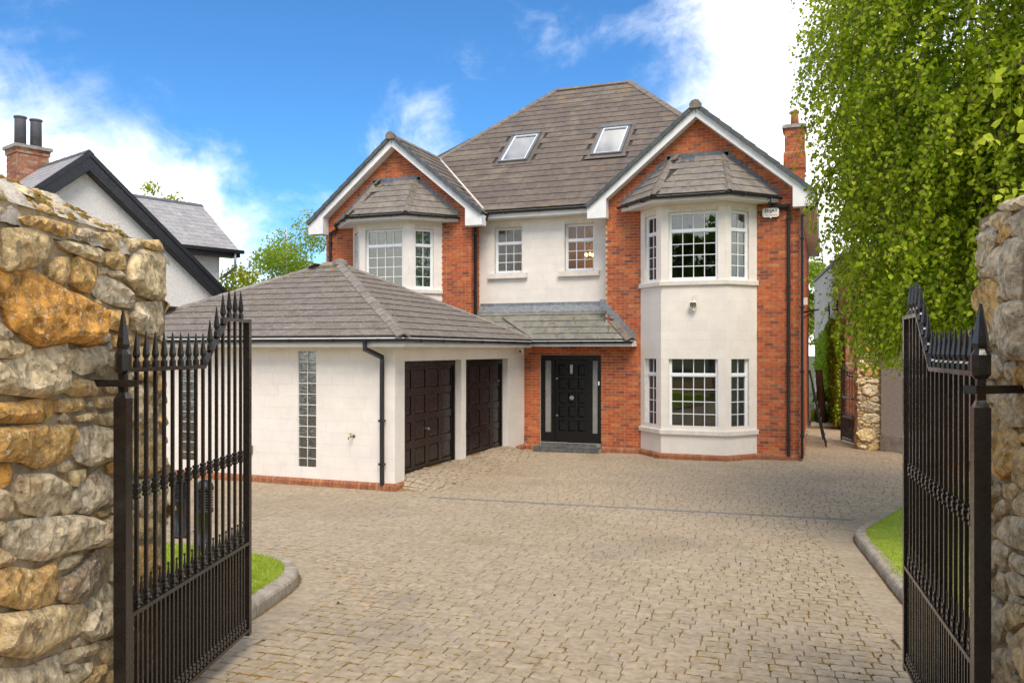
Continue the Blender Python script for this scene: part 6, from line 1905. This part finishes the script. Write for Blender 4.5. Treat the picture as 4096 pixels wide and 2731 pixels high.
def rtone(rs): return min(.99, max(.01, rs.betavariate(2.0, 1.7)))
# --- big weeping birch over the right-hand lawn
rs = random.Random(31)
bx, by = c2w(8.12, 10.5); bz = gz(bx, by) + .1
birch = empty('birch_tree', (bx, by, bz)); tag(birch, 'large weeping birch tree with bright green leaves overhanging on the right', 'tree')
def renv(z):
    K = [(2.2, 3.2), (2.6, 3.6), (3.2, 3.75), (4.0, 3.85), (5.2, 3.95), (6.7, 4.2), (8.0, 4.1), (9.5, 3.0), (11, .3)]
    if z <= K[0][0]: return K[0][1]
    for i in range(len(K) - 1):
        if K[i][0] <= z <= K[i + 1][0]:
            t = (z - K[i][0]) / (K[i + 1][0] - K[i][0]); return K[i][1] * (1 - t) + K[i + 1][1] * t
    return 0
k = MB(); k.tube([(bx, by, bz - .2), (bx - .05, by, 2.5), (bx + .1, by + .1, 5), (bx, by, 8), (bx, by, 10.5)], [.2, .17, .13, .08, .02], 12); k.build('trunk', mt['bark'], birch)
crown = MB(); tw = MB()
cam_dir = math.atan2(-by, -bx)
limbs = []
for i in range(60):
    th = cam_dir + rs.gauss(-.35, 1.15); z1 = rs.uniform(3.5, 10)
    r1 = renv(z1) * rs.uniform(.7, .97)
    z0 = max(2.5, z1 - rs.uniform(.3, 1.4))
    p0, p3 = V((bx, by, z0)), V((bx + r1 * math.cos(th), by + r1 * math.sin(th), z1))
    p1 = p0.lerp(p3, .35) + V((0, 0, .5)); p2 = p0.lerp(p3, .72) + V((0, 0, .45))
    tw.tube([p0, p1, p2, p3], [.035, .024, .014, .005], 5)
    limbs.append((p0, p1, p2, p3))
for i in range(14500):
    th = cam_dir + (rs.gauss(-.30, .95) if rs.random() < .86 else rs.uniform(0, 6.28))
    z0 = rs.uniform(2.9, 10.4) if rs.random() < .8 else rs.uniform(2.9, 6)
    lump = .24 * noise.noise((th * 2.6, z0 * .8, 3.0)) + .26 * noise.noise((th * 7, z0 * 2.2, 9.0))
    Re = renv(z0) * (1 + lump * .55)
    r_ = Re * (1 - abs(rs.gauss(0, .26)))
    if r_ < .3: continue
    if noise.noise((th * 2.6, z0 * .95, r_ * .9)) < -.24: continue
    p = V((bx + r_ * math.cos(th), by + r_ * math.sin(th), z0))
    out = V((math.cos(th), math.sin(th), 0))
    L_ = rs.uniform(.5, 1.6)
    ar = rs.uniform(.25, .85); p = p - out * (ar * L_ * .8)
    n = int(L_ / .045)
    sw = V((rs.gauss(0, .12), rs.gauss(0, .12), 0)); pts = []
    zmin = 2.35 + .35 * noise.noise((th * 4, r_, 1)) + max(0, r_ - 3.55) * 1.7
    tone0 = rs.uniform(-.25, .25)
    for j in range(n):
        t = j / n
        q = p + out * (ar * (t - .28 * t * t)) * L_ + sw * t * L_ + V((0, 0, L_ * (.18 * t - (1.05 - .35 * ar) * t ** 1.8)))
        if q.z < zmin: break
        pts.append(q)
        for _ in range(1 if rs.random() < .8 else 2):
            leaf(crown, q + V((rs.gauss(0, .03), rs.gauss(0, .03), rs.gauss(0, .02))), rs.uniform(.038, .080), rs, min(.99, max(.01, rtone(rs) + tone0)), .40, .78, True)
    if len(pts) > 6 and rs.random() < .6: tw.tube(pts[::5] + [pts[-1]], .0035, 3, cap=False)
crown.build('crown', mt['birch'], birch)
tw.build('branches', mt['twig'], birch)
# a nearer bough that reaches in from the right
bgh = MB(); bl_ = MB()
for (X0, Z0, zz, X1, Z1, z1, n) in ((4.6, 5.4, 4.35, 3.10, 5.45, 3.95, 80), (4.5, 5.2, 4.05, 3.18, 5.3, 3.62, 64), (4.4, 5.5, 3.7, 3.24, 5.5, 3.35, 40), (4.4, 5.5, 4.9, 3.3, 5.6, 4.45, 50)):
    a = V((*c2w(X0, Z0), zz)); b = V((*c2w(X1, Z1), z1)); mid = a.lerp(b, .5) + V((0, 0, .12))
    bl_.tube([a, mid, b], [.012, .008, .003], 5)
    for i in range(n):
        t = rs.uniform(.25, 1.0)
        p = a.lerp(mid, t * 2) if t < .5 else mid.lerp(b, t * 2 - 1)
        p = p + V((rs.gauss(0, .07), rs.gauss(0, .07), rs.gauss(-.03, .06)))
        leaf(bgh, p, rs.uniform(.06, .095), rs, rs.uniform(.82, .99), .5, .75, True)
# the bough springs from the trunk
bl_.tube([(bx, by, 4.6), (*c2w(5.8, 7.5), 5.0), (*c2w(4.5, 5.3), 4.5)], [.05, .03, .014], 6)
bgh.build('bough_leaves', mt['birch'], birch); bl_.build('bough', mt['twig'], birch)

def bushy(name, lab, pos, h, crown_r, crown_z, n, size, mat, seed, trunk=.1, group=None, clumps=26, cat='tree', flat=.8, bark='bark2', loose=.34):
    rs = random.Random(seed)
    x, y, z = pos
    t_ = empty(name, pos); tag(t_, lab, cat, group)
    cl = []
    for i in range(clumps):
        d = V((rs.gauss(0, 1), rs.gauss(0, 1), rs.gauss(0, .8))).normalized() * (rs.random() ** .45)
        cl.append((V((x + d.x * crown_r * .8, y + d.y * crown_r * .8, z + crown_z + d.z * (h - crown_z) * .85)), rs.uniform(.55, 1.1) * crown_r * loose))
    mb = MB()
    for i in range(n):
        c_, r_ = cl[rs.randrange(clumps)]
        d = V((rs.gauss(0, 1), rs.gauss(0, 1), rs.gauss(0, 1))).normalized() * (rs.random() ** .38) * r_
        d.z *= flat
        leaf(mb, c_ + d, size * rs.uniform(.7, 1.25), rs, rtone(rs), .3)
    mb.build('crown', mt[mat], t_)
    k = MB(); k.tube([(x, y, z - .1), (x + .02, y, z + crown_z * .6), (x, y, z + h * .85)], [trunk, trunk * .75, trunk * .12], 9)
    for c_, r_ in cl[::2]:
        k.tube([V((x, y, z + max(.2, crown_z * .55))), V((x, y, z)).lerp(c_, .55) + V((0, 0, .25 * h * .3)), c_], [trunk * .4, trunk * .22, trunk * .06], 5)
    k.build('trunk', mt[bark], t_)
    return t_
bushy('birch_tree', 'airy pale green birch between the cottage and the brick house', (*c2w(-8.15, 30), 0), 8.3, 1.9, 4.6, 17000, .10, 'leafbg', 41, .09, clumps=40, bark='bark', loose=.42)
bushy('birch_tree', 'smaller loose birch close against the left wall of the brick house', (*c2w(-7.1, 31), 0), 6.6, 1.2, 4.2, 7000, .10, 'leafbg', 46, .06, clumps=22, bark='bark', loose=.45)
bushy('golden_shrub', 'yellow green shrub showing above the garage roof beside the cottage', (*c2w(-8.9, 27), 0), 5.5, 1.3, 4.0, 6500, .12, 'leafyellow', 42, .06, cat='shrub', clumps=30, loose=.62)
bushy('garden_tree', 'yellowish tree top poking above the cottage dormer ridge', (*c2w(-15.2, 34.5), 0), 10.5, 1.5, 8.0, 2600, .13, 'leafyellow', 43, .1, clumps=18, loose=.42)
bushy('garden_tree', 'green tree behind the house at the end of the passage', (*c2w(17.6, 47), 0), 9.5, 3.4, 5.2, 9000, .20, 'leafbg', 44, .2, clumps=34)
bushy('leafy_shrub', 'dark green leafy shrub low behind the trellis at the passage end', (.25, 31.9, 0), 2.2, .75, .9, 2600, .12, 'ivy', 45, .04, cat='shrub', clumps=16)
# ivy on the outbuilding
iv = MB(); rs = random.Random(51)
for i in range(11000):
    t = rs.uniform(.1, 9.0) if rs.random() < .75 else rs.uniform(.1, 3.5)
    zt = 3.75 - .12 * abs(t - 2.0) + .35 * noise.noise((t * 1.3, 0, 2))
    z = .15 + (zt - .15) * rs.random() ** .8
    if z < 1.2 + .5 * noise.noise((t, 1, 1)) and t > 4: continue
    th_ = .10 + .16 * (noise.noise((t * 1.8, z * 1.8, 0)) + .6)
    p = wn_ + du * t + dnn * (th_ * rs.uniform(.5, 1.1)) + V((0, 0, z))
    leaf(iv, p, rs.uniform(.06, .12), rs, rtone(rs), .9, .9)
ivo = iv.build('ivy', mt['ivy']); tag(ivo, 'bright green ivy climbing over the pale outbuilding wall', 'ivy')
k = MB()
for i in range(9):
    p = wn_ + du * rs.uniform(.4, 7) + dnn * .05
    k.tube([p, p + V((0, 0, 1.2)) + du * rs.uniform(-.4, .4), p + V((0, 0, 2.6)) + du * rs.uniform(-.8, .8)], [.025, .015, .006], 5)
k.build('stems', mt['twig'], ivo)
fn_ = MB()
for i in range(2600):
    x, y = rs.uniform(-.4, .45), rs.uniform(31.3, 33.5)
    leaf(fn_, V((x, y, .05 + .35 * rs.random() ** 2)), rs.uniform(.08, .16), rs, rtone(rs), -.1, .5)
fo_ = fn_.build('ground_cover', mt['ivy']); tag(fo_, 'low green ground cover plants beyond the flagstone', 'plants', kind='stuff')
# trees across the lane behind the viewer; the house windows mirror them
for i, (x, y, h, r_, sd_) in enumerate(((-15, -24, 12, 4.5, 61), (-8.5, -27, 13, 5, 62), (-2, -24, 12, 4.6, 63), (4.5, -28, 13, 5, 64), (10.5, -24, 12, 4.6, 65), (-22, -28, 12, 5, 66), (17, -27, 12, 5, 67))):
    bushy('lane_tree', f'tall green tree across the lane mirrored in the window panes, {"first second third fourth fifth sixth seventh".split()[i]} of the row', (x, y, .95), h, r_, h * .52, 8000, .45, 'leafdark', sd_, .25, 'trees across the lane', 40, bark='bark', loose=.36)

# ------------------------------------------------------------------ litter and moss on the drive
rs = random.Random(71)
lt = MB()
for i in range(260):
    Zc = 4.5 + 14 * rs.random() ** 1.6; Xc = rs.uniform(-.42, .52) * Zc
    x, y = c2w(Xc, Zc)
    if not on_drive(x, y): continue
    z = gz(x, y) + .034
    if rs.random() < .4: tuft(lt, V((x, y, z)), rs.uniform(.006, .014), rs.uniform(.005, .012), rs, V((0, 0, 1)), 5)
    else: leaf(lt, V((x, y, z + .006)), rs.uniform(.015, .04), rs, rs.random() + .001, -.0)
lo = lt.build('leaf_litter', mt['litter']); tag(lo, 'scattered dead leaves and crumbs lying on the driveway', 'litter', kind='stuff')
ms = MB()
for i in range(9000):
    Zc = 4.3 + 10 * rs.random() ** 1.5; Xc = rs.uniform(-.45, .50) * Zc
    x, y = c2w(Xc, Zc)
    if not on_drive(x, y): continue
    dl = min(polyd(x, y, KL, False), polyd(x, y, KR, False))
    pr = .02 + .98 * (1 - sstep(.3, 2.2, dl)) + .14 * (noise.noise((x * .8, y * .8, 4)) > .12) + .30 * (1 - sstep(5.0, 7.5, Zc)) * (noise.noise((x * 1.3, y * 1.3, 8)) > -.1)
    if rs.random() > pr: continue
    # snap to the nearest course joint
    v = -sa * x + ca * y; u = ca * x + sa * y
    v = (round(v / .142 - .5) + .5) * .142 - .0 + rs.gauss(0, .006)
    x, y = ca * u - sa * v, sa * u + ca * v
    # a low ragged strip of moss lying along the joint
    n = 8; Lm = rs.uniform(.02, .085) * (1.4 if dl < 1 else 1); wm = rs.uniform(.005, .014); an = R(4.35)
    if rs.random() < .25: an += R(90); Lm = min(Lm, .06)
    rr = rs.random() + .001; ring = []
    for i2 in range(n):
        a_ = 6.283 * i2 / n; ex_, ey_ = Lm * math.cos(a_) * rs.uniform(.7, 1.1), wm * math.sin(a_) * rs.uniform(.6, 1.3)
        px, py = x + math.cos(an) * ex_ - math.sin(an) * ey_, y + math.sin(an) * ex_ + math.cos(an) * ey_
        ring.append((px, py, gz(px, py) + .006))
    ring.append((x, y, gz(x, y) + .014))
    ms.add(ring, [(i2, (i2 + 1) % n, n) for i2 in range(n)], rr, True)
mo = ms.build('joint_moss', mt['moss']); tag(mo, 'orange brown moss growing in the driveway joints', 'moss', kind='stuff')
